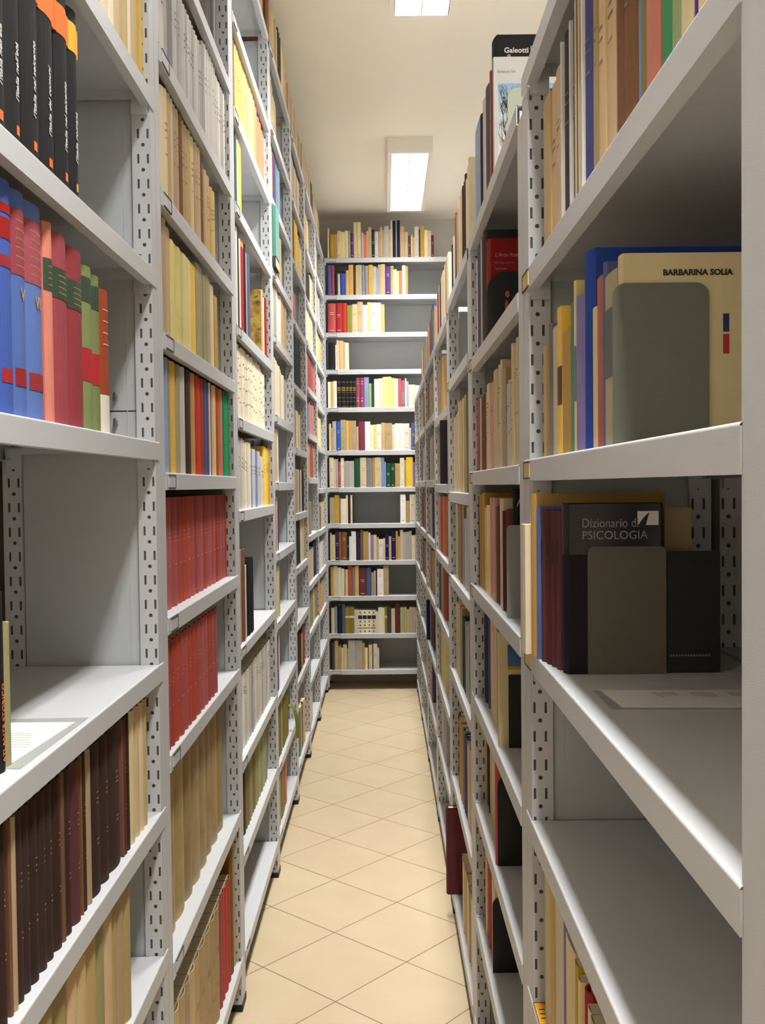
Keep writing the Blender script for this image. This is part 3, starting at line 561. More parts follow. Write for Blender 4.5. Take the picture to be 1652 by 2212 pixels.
def band(B, z0, z1, mat, name='spine_label', x0=0.0, x1=1.0, off=0.0004):
    """a strip laid over the spine between two heights"""
    m = MB(); n = B.n*2
    P = []
    for i in range(n+1):
        u = x0+(x1-x0)*i/n; P.append((B.t*u, B.b*(1-4*u*(1-u))-off))
    for i in range(n):
        (xa, ya), (xb, yb) = P[i], P[i+1]
        m.face([(xa, ya, z0), (xb, yb, z0), (xb, yb, z1), (xa, ya, z1)])
    return m.obj(name, mat, B.o)
def bands(B, zs, mat, name='spine_label', x0=0.0, x1=1.0):
    """several thin strips as one part"""
    m = MB(); n = B.n*2
    for z0, z1 in zs:
        for i in range(n):
            u, v = x0+(x1-x0)*i/n, x0+(x1-x0)*(i+1)/n
            m.face([(B.t*u, B.b*(1-4*u*(1-u))-0.0005, z0), (B.t*v, B.b*(1-4*v*(1-v))-0.0005, z0), (B.t*v, B.b*(1-4*v*(1-v))-0.0005, z1), (B.t*u, B.b*(1-4*u*(1-u))-0.0005, z1)])
    return m.obj(name, mat, B.o)
def spine_text(B, body, size, mat, zc=None, name='title', shear=0.0, z0=None, width=1.0, u=0.5):
    z = z0 if z0 is not None else (zc or B.h/2)
    mw = Matrix(((0, -1, 0, B.t*u+size*0.30), (0, 0, -1, -0.0008), (1, 0, 0, z), (0, 0, 0, 1)))
    return text_obj(name, body, size, mat, B.o, mw, shear, 'LEFT' if z0 is not None else 'CENTER', width)
def spine_text_h(B, body, size, mat, z, name='title', u=0.5):
    mw = Matrix(((1, 0, 0, B.t*u), (0, 0, -1, -0.0008), (0, 1, 0, z), (0, 0, 0, 1)))
    return text_obj(name, body, size, mat, B.o, mw, 0, 'CENTER')
def cover_text(B, body, size, mat, y, z, name='title', shear=0.0, width=1.0, off=0.0004, bold=0.0):
    """lettering on the cover that faces the camera on the right-hand racks; y = distance from the spine"""
    mw = Matrix(((0, 0, 1, B.t+off), (1, 0, 0, y), (0, 1, 0, z), (0, 0, 0, 1)))
    return text_obj(name, body, size, mat, B.o, mw, shear, 'LEFT', width, bold)
def patch(B, y0, y1, z0, z1, mat, name, off=0.0004, side='far'):
    x = B.t+off if side == 'far' else -off
    m = MB(); m.face([(x, y0, z0), (x, y1, z0), (x, y1, z1), (x, y0, z1)]) if side == 'far' else m.face([(x, y1, z0), (x, y0, z0), (x, y0, z1), (x, y1, z1)])
    return m.obj(name, mat, B.o)
def ordw(i): return ORD[i] if i < 12 else '%dth' % (i+1) if (i+1) % 10 not in (1, 2, 3) else '%d%s' % (i+1, {1: 'st', 2: 'nd', 3: 'rd'}[(i+1) % 10])
FIRSTVIEW = {'L1': 2, 'L2': 2, 'R1': 1}
rnd = random.Random(7)
SETS = {}; COUNT = {}
HB = set('bk dg mr cm rd rc nv bl sb dn dt gn pu rm db br gr te li'.split())
USED = {}; ALL = []
for line in DATA.strip().split('\n'):
    head, body = line.split('|'); unit, k, kind0, sb, st = head.split(); k = int(k); kind0 = kind0.replace('_', ' ')
    fa, fb = FRAME[unit]; pw_ = PWR if unit[0] == 'R' else PW; lo, hi = fa+pw_+0.003, fb-pw_-0.003
    z = SHELF[unit][k]
    items = []
    for tk in body.split():
        a, t, c, h = tk.split(','); a, t, h = int(a)/1000, int(t)/10000, int(h)/1000
        b = min(a+t, hi); a = max(a, lo)
        if b-a < 0.004: continue
        far = unit in ('L5', 'L6', 'L7', 'R4', 'R5', 'R6')
        lim = 0.075 if not far else 0.115
        n = 1 if (st in ('blue', 'bucolic', 'stained', 'psico', 'galeotti') or b-a < lim) else int(math.ceil((b-a)/(0.045 if not far else 0.08)))
        ws = [1.0]
        if n > 1: ws = [rnd.uniform(0.8, 1.2) for _ in range(n)]; s_ = sum(ws); ws = [x/s_ for x in ws]
        p = a
        for j in range(n):
            w_ = (b-a)*ws[j]; items.append([p, w_, c, h-(rnd.uniform(0, 0.012) if j else 0)]); p += w_
    items.sort(key=lambda q: q[0])
    for i in range(len(items)-1):                       # never let neighbours share space
        over = items[i][0]+items[i][1]-items[i+1][0]
        if over > 0: items[i][1] -= over+0.0002
    items = [q for q in items if q[1] > 0.003]
    key0 = (unit, k)
    order = list(range(len(items)))
    if unit[0] == 'R': order.reverse()
    pos = {idx: p for p, idx in enumerate(order)}
    start = USED.get(key0, 0); USED[key0] = start+len(items)
    vis = k-FIRSTVIEW.get(unit, 0)
    shelfw = '%s visible shelf down' % ORD[vis]
    for i, (a, t, c, h) in enumerate(items):
        kind = kind0
        if kind in ('mixed', 'paperback'): kind = 'hardback' if c in HB else 'paperback'
        d = max(0.12, min(0.235, h*rnd.uniform(0.66, 0.76)))
        where = '%s from %s' % (ordw(len(items)-1-i) if unit == 'L1' else ordw(pos[i]+start), 'right' if unit == 'L1' else 'left')
        size = 'slim ' if t < 0.016 else 'thick ' if t > 0.055 else ''
        fin = {'hardback': 'hardback', 'paperback': 'paperback', 'bound journal': 'bound volume'}[kind]
        label = '%s%s %s, %s, %s, %s' % (size, PAL[c][1], fin, where, shelfw, BAYW[unit])
        grp = '%ss on the %s of the %s' % ('bound volume' if kind0 == 'bound journal' else 'book', shelfw, BAYW[unit])
        jit = rnd.uniform(0, 0.004) if kind0 != 'bound journal' else rnd.uniform(0, 0.0015)
        if st == 'psico' and c == 'mu': d = 0.25
        if st == 'barb' and i == 0: d = 0.165
        if st == 'psico' and c == 'bk': d = 0.131
        area = (h*t*FPX**2/BY**2) if unit == 'B' else h*t*FPX**2*(0.45 if unit[0] == 'L' else 0.25)/(a+t/2)**3
        ALL.append(dict(unit=unit, k=k, a=a, t=t, z=z, h=h, d=d, c=c, kind=kind, sb=(int(sb)/1000 if unit != 'B' else 0.008)+jit,
                        label=label, grp=grp, st=st, det=unit in ('L1', 'L2', 'R1', 'R2') or st not in ('-', 'backblack', 'ornate'), area=area if st == '-' else 1e9+area,
                        mat=STAINED if st == 'stained' else None))
LIMIT = 299
keep = set()
for kd in ('hardback', 'paperback', 'bound journal'):
    q = sorted([i for i, r in enumerate(ALL) if r['kind'] == kd], key=lambda i: -ALL[i]['area'])
    keep |= set(q[:LIMIT-(14 if kd != 'bound journal' else 0)])
REST = []
for i, r in enumerate(ALL):
    if i not in keep: REST.append(r); continue
    B = make_book(r['unit'], r['a'], r['t'], r['z'], r['h'], r['d'], r['c'], r['kind'], r['sb'], r['label'], r['grp'], r['det'],
                  'journal volume' if r['kind'] == 'bound journal' else 'book', r['mat'])
    B.c = r['c']; B.a = r['a']; B.z = r['z']
    COUNT[r['kind']] = COUNT.get(r['kind'], 0)+1
    if r['st'] != '-': SETS.setdefault(r['st'], []).append(B)
    elif r['unit'] in ('L1', 'L3', 'B', 'L2', 'R1', 'R2'): SETS.setdefault('row_%s_%d' % (r['unit'], r['k']), []).append(B)
# the small far ones past the first three hundred: one object, still whole books each at its own place
mb = MB(); mats = [PAGES]; idx = {}
for r in REST:
    if r['c'] not in idx: idx[r['c']] = len(mats); mats.append(cm(r['c'], False))
    sub = MB(); g = 0.00025; tt = r['t']-2*g
    _, w_, b_, n_ = cover_mb(tt, r['h'], r['d'], r['kind'], sub); nf = len(sub.f)
    pages_mb(tt, r['h'], r['d'], r['kind'], w_, b_, sub, 0)
    base = len(mb.v); side = r['unit'][0]
    for (x, y, z_) in sub.v:
        if side == 'L': p = (LX-r['sb']-y, r['a']+g+x, r['z']+z_)
        elif side == 'R': p = (RX+r['sb']+y, r['a']+r['t']-g-x, r['z']+z_)
        else: p = (r['a']+g+x, BY+r['sb']+y, r['z']+z_)
        mb.v.append(p)
    for q_, f in enumerate(sub.f):
        mb.f.append(tuple(base+v for v in f)); mb.mi.append(idx[r['c']] if q_ < nf else 0)
if REST:
    tag(mb.obj('distant_books', mats), 'small distant books filling the far bays and gaps of the racks', 'books', None, 'stuff')
COUNT['rest'] = len(REST)
print('BOOKS', COUNT)
# ------------------------------------------------------------------ lettering and labels on particular books
def relabel(B, label): B.o['label'] = label
# the black series with orange bands, upper left
lst = SETS['italia'][::-1]
titles = ["l'Italia romana", "l'Italia nel seicento", "l'Italia dei comuni", "l'Italia nel seicento", "l'Italia nell'età", "l'Italia nell'età", "l'Italia nel seicento", "l'Italia romana"]
for i, B in enumerate(lst):
    om = ORANGE_CARD if i == 0 else ORANGE_INK
    h = B.h
    band(B, h*0.78, h*0.93, om, 'orange_band')
    m = MB()
    m.box(-0.0006, B.t+0.0006, B.b*0.5-0.0002, B.d*0.98, h*0.78, h*0.93); m.obj('orange_band', om, B.o)
    spine_text(B, titles[i], 0.0135, WHITE_INK, z0=0.060, shear=0.25, width=1.0)
    band(B, 0.018, 0.030, om, 'publisher_mark', 0.42, 0.62)
    relabel(B, 'black hardback with %s band and white italic title, %s from right, upper left shelf' % ('a yellow-orange' if i == 0 else 'an orange', ordw(i)))
# the blue and red volumes
lst = SETS['blue'][::-1]
nm = ['rust red and white slim hardback, last at the right end of the blue volumes shelf',
      'slim plastic-wrapped green hardback with red labels, beside the rust and white book',
      'plastic-wrapped green hardback with red labels, beside the red volumes at left',
      'red cloth hardback with green label, touching the plastic-wrapped green books',
      'red cloth hardback with dark green label, middle of the red volumes at left',
      'salmon red slim hardback between the blue volume and the red cloth volumes',
      'blue hardback lettered VI in gold with red label, beside the salmon book',
      'blue hardback lettered V in gold with red label, left of volume VI',
      'blue hardback with narrow red labels, third blue volume from right',
      'blue hardback with narrow red labels, at the left edge of the picture',
      'light blue hardback beyond the left edge on the blue volumes shelf']
GREENL = plain('dark_green_leather', (52, 70, 54), rough=0.6)
RUSTY = plain('white_spine_foot', (232, 226, 208), rough=0.6)
for i, B in enumerate(lst):
    h = B.h
    if i < len(nm): relabel(B, nm[i])
    if i == 0:
        band(B, 0.001, h*0.27, RUSTY, 'white_foot')
        bands(B, [(h*0.62, h*0.625), (h*0.70, h*0.705), (h*0.78, h*0.785), (h*0.86, h*0.865)], WHITE_INK, 'title_rules', 0.2, 0.8)
    elif i in (1, 2):
        band(B, h*0.30, h*0.50, RED_INK, 'spine_label')
        band(B, h*0.78, h*0.93, GREENL, 'top_label')
    elif i in (3, 4, 5):
        band(B, h*0.66, h*0.82, GREENL, 'green_label')
        bands(B, [(h*0.690, h*0.694), (h*0.72, h*0.724), (h*0.75, h*0.754), (h*0.78, h*0.784)], GOLD_INK, 'gold_rules', 0.25, 0.75)
    elif i in (6, 7):
        band(B, h*0.63, h*0.92, cm('cm', True), 'red_label')
        bands(B, [(h*0.67, h*0.674), (h*0.71, h*0.714), (h*0.75, h*0.754), (h*0.79, h*0.794), (h*0.83, h*0.834), (h*0.87, h*0.874)], GOLD_INK, 'gold_rules', 0.2, 0.8)
        spine_text_h(B, 'VI' if i == 6 else 'V', 0.024, GOLD_INK, h*0.52)
        band(B, h*0.14, h*0.22, cm('cm', True), 'lower_label', 0.12, 0.9)
    else:
        band(B, h*0.75, h*0.84, cm('cm', True), 'red_label'); band(B, h*0.63, h*0.68, cm('cm', True), 'red_label'); band(B, h*0.86, h*0.90, cm('cm', True), 'red_label')
        band(B, h*0.14, h*0.20, cm('cm', True), 'lower_label', 0.12, 0.9)
# atlas
lst = SETS['atlante']
for B in lst:
    if B.c == 'bk':
        spine_text(B, 'ATLANTE STORICO', 0.011, ORANGE_INK, z0=0.012); band(B, 0.002, B.h*0.98, cm('db', True), 'brown_edge', 0.82, 1.0)
        relabel(B, 'black atlas lettered in orange standing at the left edge, half empty shelf')
    elif B.c == 'pg': relabel(B, 'pale green slim book to the right of the black atlas on the left')
# brown journals: gilt rules
rr = random.Random(3)
for B in SETS.get('row_L1_6', []):
    if B.c in ('db', 'mr', 'dg') and B.t > 0.012:
        bands(B, [(B.h*f, B.h*f+0.0016) for f in (0.33, 0.36, 0.60, 0.63, 0.67)], GOLD_INK, 'worn_gilt_lettering', 0.42, 0.58)
for key in ('row_L2_7', 'row_L2_8'):
    for B in SETS.get(key, []):
        bands(B, [(B.h*f, B.h*f+0.0008) for f in (0.38, 0.385, 0.60, 0.64, 0.68)], GOLD_INK, 'faded_rules', 0.3, 0.7)
DIM = plain('faded_print', (128, 120, 104), rough=0.8)
for key, zs in (('row_L2_3', (0.55, 0.62, 0.68)), ('row_L3_5', (0.25, 0.45, 0.62, 0.78)), ('row_L3_6', (0.58, 0.63, 0.70)), ('row_L2_4', (0.45, 0.60, 0.66, 0.72)), ('row_L3_8', (0.72, 0.75, 0.80)), ('row_L2_10', (0.3, 0.6, 0.63)), ('row_L3_2', (0.5, 0.6, 0.64)),
                ('row_R1_1', (0.5, 0.6, 0.65)), ('row_R2_2', (0.4, 0.7, 0.74)), ('row_R2_3', (0.5, 0.7, 0.74))):
    for B in SETS.get(key, []):
        if rr.random() < 0.75:
            j = rr.uniform(-0.03, 0.03)
            bands(B, [(B.h*(f+j), B.h*(f+j)+rr.uniform(0.0015, 0.004)) for f in zs], DIM, 'printed_lines', 0.25, 0.75)
# end wall: titles as short rules, a few striped sets
for B in SETS['backblack']:
    h = B.h
    if B.c == 'bk': bands(B, [(h*f, h*f+0.0015) for f in (0.04, 0.22, 0.36, 0.55, 0.93)]+[(h*0.62, h*0.64), (h*0.68, h*0.70), (h*0.73, h*0.745)], GOLD_INK, 'gilt_bands', 0.08, 0.92)
    if B.c == 'rm': bands(B, [(h*0.20, h*0.24), (h*0.30, h*0.32), (h*0.78, h*0.80), (h*0.86, h*0.88)], cm('pk', False), 'pale_lettering', 0.25, 0.75)
    if B.c == 'gr': bands(B, [(h*f, h*f+0.006) for f in (0.60, 0.68, 0.76, 0.84, 0.92, 0.06)], RED_INK, 'red_bands')
pcs = [B for B in SETS['ornate'] if B.c == 'pc']
for B in pcs:
    h = B.h
    band(B, h*0.62, h*0.78, cm('nv', True), 'navy_label', 0.04, 0.96); band(B, h*0.22, h*0.25, INK, 'lower_band', 0.04, 0.96)
    m = MB()
    for f in (0.10, 0.36, 0.52, 0.90):
        cx, cz, r = B.t/2, h*f, B.t*0.27
        m.face([(cx-r, -0.0006, cz), (cx, -0.0006, cz-r), (cx+r, -0.0006, cz), (cx, -0.0006, cz+r)])
    m.obj('ornament', DIM, B.o)
for B in SETS['ornate']:
    if B.c == 'ol': band(B, B.h*0.60, B.h*0.68, cm('cr', False), 'pale_band'); spine_text(B, 'STORIA', 0.010, cm('ly', False), z0=B.h*0.2) if False else None
    if B.c == 'mr': pass
for key in [k for k in SETS if k.startswith('row_B_')]:
    for B in SETS[key]:
        if rr.random() < 0.55:
            f = rr.uniform(0.55, 0.8); mt = WHITE_INK if B.c in HB else DIM
            bands(B, [(B.h*f, B.h*f+0.003), (B.h*(f-0.06), B.h*(f-0.06)+0.002), (B.h*0.08, B.h*0.08+0.003)], mt, 'printed_lines', 0.25, 0.75)
# third left bay: red label on the cream volume, picture cover
for B in SETS['row_L3_6']:
    if B.c == 'pc':
        band(B, B.h*0.62, B.h*0.84, RED_INK, 'red_label', 0.55, 0.85); band(B, B.h*0.88, B.h*0.91, RED_INK, 'red_dot', 0.55, 0.8); band(B, B.h*0.08, B.h*0.15, RED_INK, 'publisher_mark', 0.6, 0.95); break
PIC = None
def picture_mat():
    """loose painted foliage picture printed on a cover"""
    m, nt, b = new_mat('painted_picture')
    tc = N(nt, 'ShaderNodeTexCoord'); nz = N(nt, 'ShaderNodeTexNoise'); nz.inputs['Scale'].default_value = 26.0; nz.inputs['Detail'].default_value = 3
    nt.links.new(tc.outputs['Object'], nz.inputs['Vector'])
    cr = N(nt, 'ShaderNodeValToRGB'); e = cr.color_ramp.elements
    e[0].position = 0.30; e[0].color = (*lin((74, 66, 34)), 1); e[1].position = 0.70; e[1].color = (*lin((120, 140, 146)), 1)
    for p, c in ((0.42, (170, 128, 52)), (0.52, (192, 156, 78)), (0.60, (206, 188, 66)), (0.64, (92, 118, 104))):
        x = e.new(p); x.color = (*lin(c), 1)
    nt.links.new(nz.outputs[0], cr.inputs[0]); nt.links.new(cr.outputs[0], b.inputs['Base Color']); return m
for B in SETS['bucolic']:
    if B.c == 'mu' :
        patch(B, 0.004, B.d-0.004, 0.004, B.h-0.004, picture_mat(), 'cover_picture', side='near'); relabel(B, 'ochre book with a painted cover turned to the camera, third left bay'); 
    if B.c == 'cm' and B.h > 0.27: band(B, B.h*0.93, B.h*0.985, cm('mu', True), 'gold_head')
    if B.c == 'gn': band(B, B.h*0.78, B.h*0.995, cm('gw', False), 'pale_head'); band(B, B.h*0.40, B.h*0.415, cm('gw', False), 'pale_rule')
# ------------------------------------------------------------------ bookends: plates standing against the book faces
def bookend(x0, x1, y, z, h, mat, r, label, group=None):
    w = x1-x0; m = MB(); n = 8
    o = empty('bookend', (x0, y, z)); tag(o, label, 'bookend', 'metal bookends on the right-hand shelves')
    P = [(0, 0), (w, 0), (w, h-r)] + [(w-r+r*math.cos(a), h-r+r*math.sin(a)) for a in [math.pi/2*i/n for i in range(1, n+1)]]
    P += [(r+r*math.cos(a), h-r+r*math.sin(a)) for a in [math.pi/2+math.pi/2*i/n for i in range(n+1)]]
    k = len(P)
    m.v = [(p[0], 0, p[1]) for p in P]+[(p[0], 0.0014, p[1]) for p in P]
    m.f = [tuple(range(k)), tuple(range(2*k-1, k-1, -1))]+[((i+1) % k, i, k+i, k+(i+1) % k) for i in range(k)]; m.mi = [0]*len(m.f)
    m.obj('plate', mat, o)
    f = MB(); f.box(0.004, w-0.004, -0.055, 0.0, 0.0002, 0.0010); f.obj('foot_plate', mat, o) if False else None
    return o
SH_ = SHELF
def last(name): return min(SETS[name], key=lambda B: B.a)    # nearest book of a right-hand row
# -- shelf with the large cream book
B = last('barb'); yb = B.a
relabel(B, 'large cream book with its cover facing the camera behind an olive grey bookend')
cover_text(B, 'BARBARINA SOLIA', 0.0086, INK, 0.043, 0.1765, width=1.02, bold=0.0003)
patch(B, 0.106, 0.1125, 0.117, 0.136, plain('navy_sticker', (40, 36, 92), rough=0.6), 'navy_sticker')
patch(B, 0.106, 0.1125, 0.094, 0.1145, plain('red_sticker', (176, 30, 46), rough=0.6), 'red_sticker')
bookend(0.2412, 0.3425, yb-0.0022, SH_['R1'][2]+0.0003, 0.168, END_GREY, 0.014, 'olive grey bookend plate in front of the large cream book')
for B in SETS['barb']:
    if B.c == 'yl':
        band(B, B.h*0.34, B.h*0.60, cm('mr', False), 'maroon_panel'); relabel(B, 'bright yellow book with maroon panel, left part of the cream book shelf')
    if B.c == 'og': band(B, B.h*0.40, B.h*0.80, plain('slate_green_panel', (78, 92, 88), rough=0.6), 'slate_panel'); relabel(B, 'beige book with slate green middle, just left of the large cream book')
    if B.c == 'bl': relabel(B, 'tall bright blue book on the shelf of the large cream book')
    if B.c == 'ly': band(B, B.h*0.30, B.h*0.62, cm('te', False), 'green_panel')
# -- shelf with the psychology dictionary
def solo(unit, a, t, z, h, d, code, kind, front, label, cat='book'):
    """front: world x of the spine"""
    sb = (LX-front) if unit[0] == 'L' else (front-RX)
    B = make_book(unit, a, t, z, h, d, code, kind, sb, label, None, True, cat); B.c = code; B.a = a; B.z = z
    return B
z3 = SH_['R1'][3]
solo('R1', 1.587, 0.045, z3, 0.208, 0.17, 'pc', 'paperback', 0.2235, 'pale cream volume beside the post, first on the shelf of the black dictionary')
solo('R1', 1.558, 0.028, z3, 0.258, 0.208, 'mu', 'hardback', 0.2325, 'tall mustard brown folder behind the four maroon volumes on the right')
solo('R1', 1.537, 0.019, z3, 0.238, 0.17, 'bl', 'hardback', 0.2375, 'slim blue book between the mustard folder and the maroon volumes')
for i, w_ in enumerate(('nearest the blue book', 'second from the blue book', 'third from the blue book', 'touching the black dictionary')):
    V = solo('R1', 1.5132-i*0.0222, 0.0216, z3, 0.234, 0.15, 'mr', 'hardback', 0.2410+i*0.0038, 'maroon volume with black spine mark, %s' % w_)
    band(V, V.h*0.66, V.h*0.80, INK, 'black_mark', 0.25, 0.75); V.o['group'] = 'maroon volumes beside the black dictionary'
B = solo('R1', 1.415, 0.0295, z3, 0.245, 0.140, 'bk', 'hardback', 0.2567, 'thick black dictionary of psychology with its cover facing the camera on the right'); yb = B.a
GT = plain('grey_title', (140, 140, 148), rough=0.5)
cover_text(B, 'Dizionario di', 0.0185, GT, 0.0245, 0.2105, width=0.84, off=0.0012)
cover_text(B, 'PSICOLOGIA', 0.0170, GT, 0.0245, 0.1935, width=0.97, off=0.0012)
patch(B, 0.104, 0.134, 0.2130, 0.2330, CARD, 'white_picture', off=0.0011)
mm = MB(); mm.face([(B.t+0.0014, 0.105, 0.2130), (B.t+0.0014, 0.116, 0.2130), (B.t+0.0014, 0.121, 0.2320), (B.t+0.0014, 0.112, 0.2230)]); mm.obj('dark_figure', INK, B.o)
m = MB(); zt_ = B.h*0.995; m.box(B.t+0.0002, B.t+0.0008, B.b, B.d*0.98, B.h*0.70, zt_); m.obj('jacket_flap', plain('black_glossy_jacket', (26, 24, 32), rough=0.15), B.o)
band(B, B.h*0.70, zt_, plain('worn_jacket_spine', (58, 44, 48), rough=0.2), 'jacket_spine', off=0.0006)
bookend(0.289, 0.401, yb-0.0032, z3+0.0003, 0.1826, plain('bookend_brown_grey', (96, 90, 78), rough=0.55), 0.008, 'brown-grey bookend plate standing before the black dictionary')
r = empty('bookend', (0.4035, yb+0.002, z3+0.0003)); tag(r, 'black bookend plate lettered along the foot, right of the brown-grey one', 'bookend', 'metal bookends on the right-hand shelves')
m = MB(); m.box(0, 0.076, 0, 0.0016, 0, 0.1747); m.obj('plate', END_BLACK, r)
m = MB()
for i in range(14): m.box(0.004+i*0.0042, 0.0065+i*0.0042, -0.0004, 0, 0.0235, 0.0265)
m.obj('lettering', plain('dim_lettering', (120, 120, 120), rough=0.6), r)
o = MB(); o.box(0.412, 0.452, yb+0.045, yb+0.060, z3+0.0003, z3+0.236)
tag(o.obj('file_folder', cm('ob', False)), 'beige cardboard folder behind the black dictionary on the right', 'folder')
# -- top of the second right bay
lst = SETS['galeotti']; B = last('galeotti'); yb = B.a
relabel(B, 'tallest black book with white lettering, standing on top of the right-hand rack')
cover_text(B, 'Galeotti', 0.0165, WHITE_INK, 0.022, 0.290, width=1.0, bold=0.0003)
mw = Matrix(((0, 0, 1, B.t+0.0004), (0, -1, 0, 0.036), (1, 0, 0, 0.2735), (0, 0, 0, 1)))
text_obj('title', 'ro', 0.014, WHITE_INK, B.o, mw, bold=0.0003)
m = MB()
for (a0, a1, b0, b1) in ((0.081, 0.101, 0.303, 0.3045), (0.081, 0.0825, 0.284, 0.3045), (0.0995, 0.101, 0.284, 0.3045), (0.081, 0.101, 0.284, 0.2855), (0.086, 0.096, 0.288, 0.299)):
    m.face([(B.t+0.0004, a0, b0), (B.t+0.0004, a1, b0), (B.t+0.0004, a1, b1), (B.t+0.0004, a0, b1)])
m.obj('publisher_mark', WHITE_INK, B.o)
W = solo('R2', yb-0.022, 0.020, SH_['R2'][0], 0.272, 0.20, 'wh', 'paperback', 0.2490, 'white book with a picture of bare branches against sky, on the right-hand rack top')
def sky_mat():
    m, nt, b = new_mat('sky_picture')
    tc = N(nt, 'ShaderNodeTexCoord'); sp = N(nt, 'ShaderNodeSeparateXYZ'); nt.links.new(tc.outputs['Object'], sp.inputs[0])
    g = math_node(nt, 'MULTIPLY_ADD', sp.outputs[2], 7.0, -0.75)
    cl = N(nt, 'ShaderNodeClamp'); nt.links.new(g, cl.inputs[0])
    nt.links.new(mixc(nt, cl.outputs[0], lin((232, 236, 240)), lin((104, 176, 214))), b.inputs['Base Color']); return m
patch(W, 0.010, 0.16, 0.03, 0.214, sky_mat(), 'sky_picture')
m = MB(); rb = random.Random(5)
def twig(y, z, a, L, w, dep):
    y2, z2 = y+L*math.cos(a), z+L*math.sin(a); nx, nz = -math.sin(a)*w, math.cos(a)*w
    if 0.011 < y2 < 0.158 and 0.031 < z2 < 0.213:
        m.face([(W.t+0.0007, y-nx, z-nz), (W.t+0.0007, y2-nx*0.6, z2-nz*0.6), (W.t+0.0007, y2+nx*0.6, z2+nz*0.6), (W.t+0.0007, y+nx, z+nz)])
        if dep:
            for s in (-1, 1, 0.3): twig(y2, z2, a+s*rb.uniform(0.25, 0.75), L*rb.uniform(0.6, 0.85), w*0.65, dep-1)
for y0, z0 in ((0.04, 0.035), (0.03, 0.09), (0.035, 0.14), (0.022, 0.12), (0.05, 0.11), (0.03, 0.06), (0.09, 0.05), (0.12, 0.10)): twig(y0, z0, rb.uniform(1.3, 2.2), 0.026, 0.0011, 4)
m.obj('branches', plain('branch_print', (64, 44, 46), rough=0.8), W.o)
cover_text(W, 'Salvatore Dal', 0.0075, plain('pale_print', (150, 150, 150), rough=0.7), 0.008, 0.238)
bookend(0.2795, 0.38, yb-0.0245, SH_['R2'][0]+0.0003, 0.203, END_PALE, 0.020, 'pale green bookend in front of the white picture book on the rack top')
for B in lst:
    if B.c == 'nv': relabel(B, 'black and dark blue tall book on the right-hand rack top, left of the white one')
    if B.c == 'sb': band(B, 0.0, B.h*0.99, WHITE_INK, 'white_spine', 0.0, 0.45)
# -- red art book
B = last('arte'); yb = B.a
relabel(B, "red art book with its cover facing the camera behind a black arched bookend")
cover_text(B, "L'Arte Rom", 0.0125, cm('pk', False), 0.016, 0.202, shear=0.3)
cover_text(B, "dalle origini alle forme", 0.0052, cm('pk', False), 0.016, 0.186)
cover_text(B, "Testi di autori", 0.0052, cm('pk', False), 0.016, 0.172)
bookend(0.2490, 0.36, yb-0.0030, SH_['R2'][1]+0.0003, 0.167, END_BLACK, 0.052, 'black arched bookend in front of the red art book')
m = MB(); m.v = []; 
def disc(cx, cz, rx, rz): m.face([(cx+rx*math.cos(2*math.pi*i/14), 0, cz+rz*math.sin(2*math.pi*i/14)) for i in range(14)][::-1][::-1])
disc(0.043, 0.112, 0.0055, 0.008); disc(0.041, 0.083, 0.004, 0.016)
e = m.obj('orange_figure', plain('orange_figure_print', (196, 82, 44), rough=0.6)); 
for o in list(S.objects):
    if o.name.startswith('bookend') and o.get('label', '').startswith('black arched bookend in front of the red art'): e.parent = o; e.location = (0.006, -0.0004, 0)
# -- row with the slanted white wrapper and the black book
B = last('pr'); yb = B.a
K = solo('R2', yb-0.032, 0.030, SH_['R2'][3], 0.262, 0.18, 'bk', 'hardback', 0.262, 'tall black book with pale slanting title behind a grey bookend')
cover_text(K, 'Pr', 0.022, cm('lg', False), 0.004, 0.226, shear=0.35)
bookend(0.2465, 0.34, yb-0.036, SH_['R2'][3]+0.0003, 0.188, END_MID, 0.010, 'grey bookend plate in front of the tall black book')
B = last('bluebook'); yb = B.a
K = solo('R2', yb-0.026, 0.025, SH_['R2'][4], 0.252, 0.18, 'cr', 'paperback', 0.245, 'cream book with a blue sky picture behind a black bookend, lower right')
def blue_mat():
    m_, nt, b = new_mat('blue_landscape_print'); tc = N(nt, 'ShaderNodeTexCoord'); nz = N(nt, 'ShaderNodeTexNoise'); nz.inputs['Scale'].default_value = 30
    nt.links.new(tc.outputs['Object'], nz.inputs['Vector']); nt.links.new(mixc(nt, nz.outputs[0], lin((20, 52, 110)), lin((86, 140, 196))), b.inputs['Base Color']); return m_
patch(K, 0.020, 0.15, 0.178, 0.226, blue_mat(), 'blue_picture')
patch(K, 0.020, 0.15, 0.171, 0.178, cm('mu', False), 'ochre_rule')
bookend(0.2660, 0.35, yb-0.029, SH_['R2'][4]+0.0003, 0.160, END_BLACK, 0.004, 'black bookend in front of the cream book with blue picture')
B = last('redbook'); yb = B.a
K = solo('R2', yb-0.022, 0.020, SH_['R2'][5], 0.245, 0.18, 'rd', 'hardback', 0.244, 'bright red book behind a black arched bookend, low on the right')
bookend(0.2480, 0.34, yb-0.025, SH_['R2'][5]+0.0003, 0.214, END_BLACK, 0.035, 'black arched bookend in front of the bright red book, low on the right')
B = last('lowblack'); yb = B.a
bookend(0.2500, 0.34, yb-0.003, SH_['R2'][6]+0.0003, 0.185, END_BLACK, 0.022, 'black bookend on the lowest visible shelf of the second right bay')
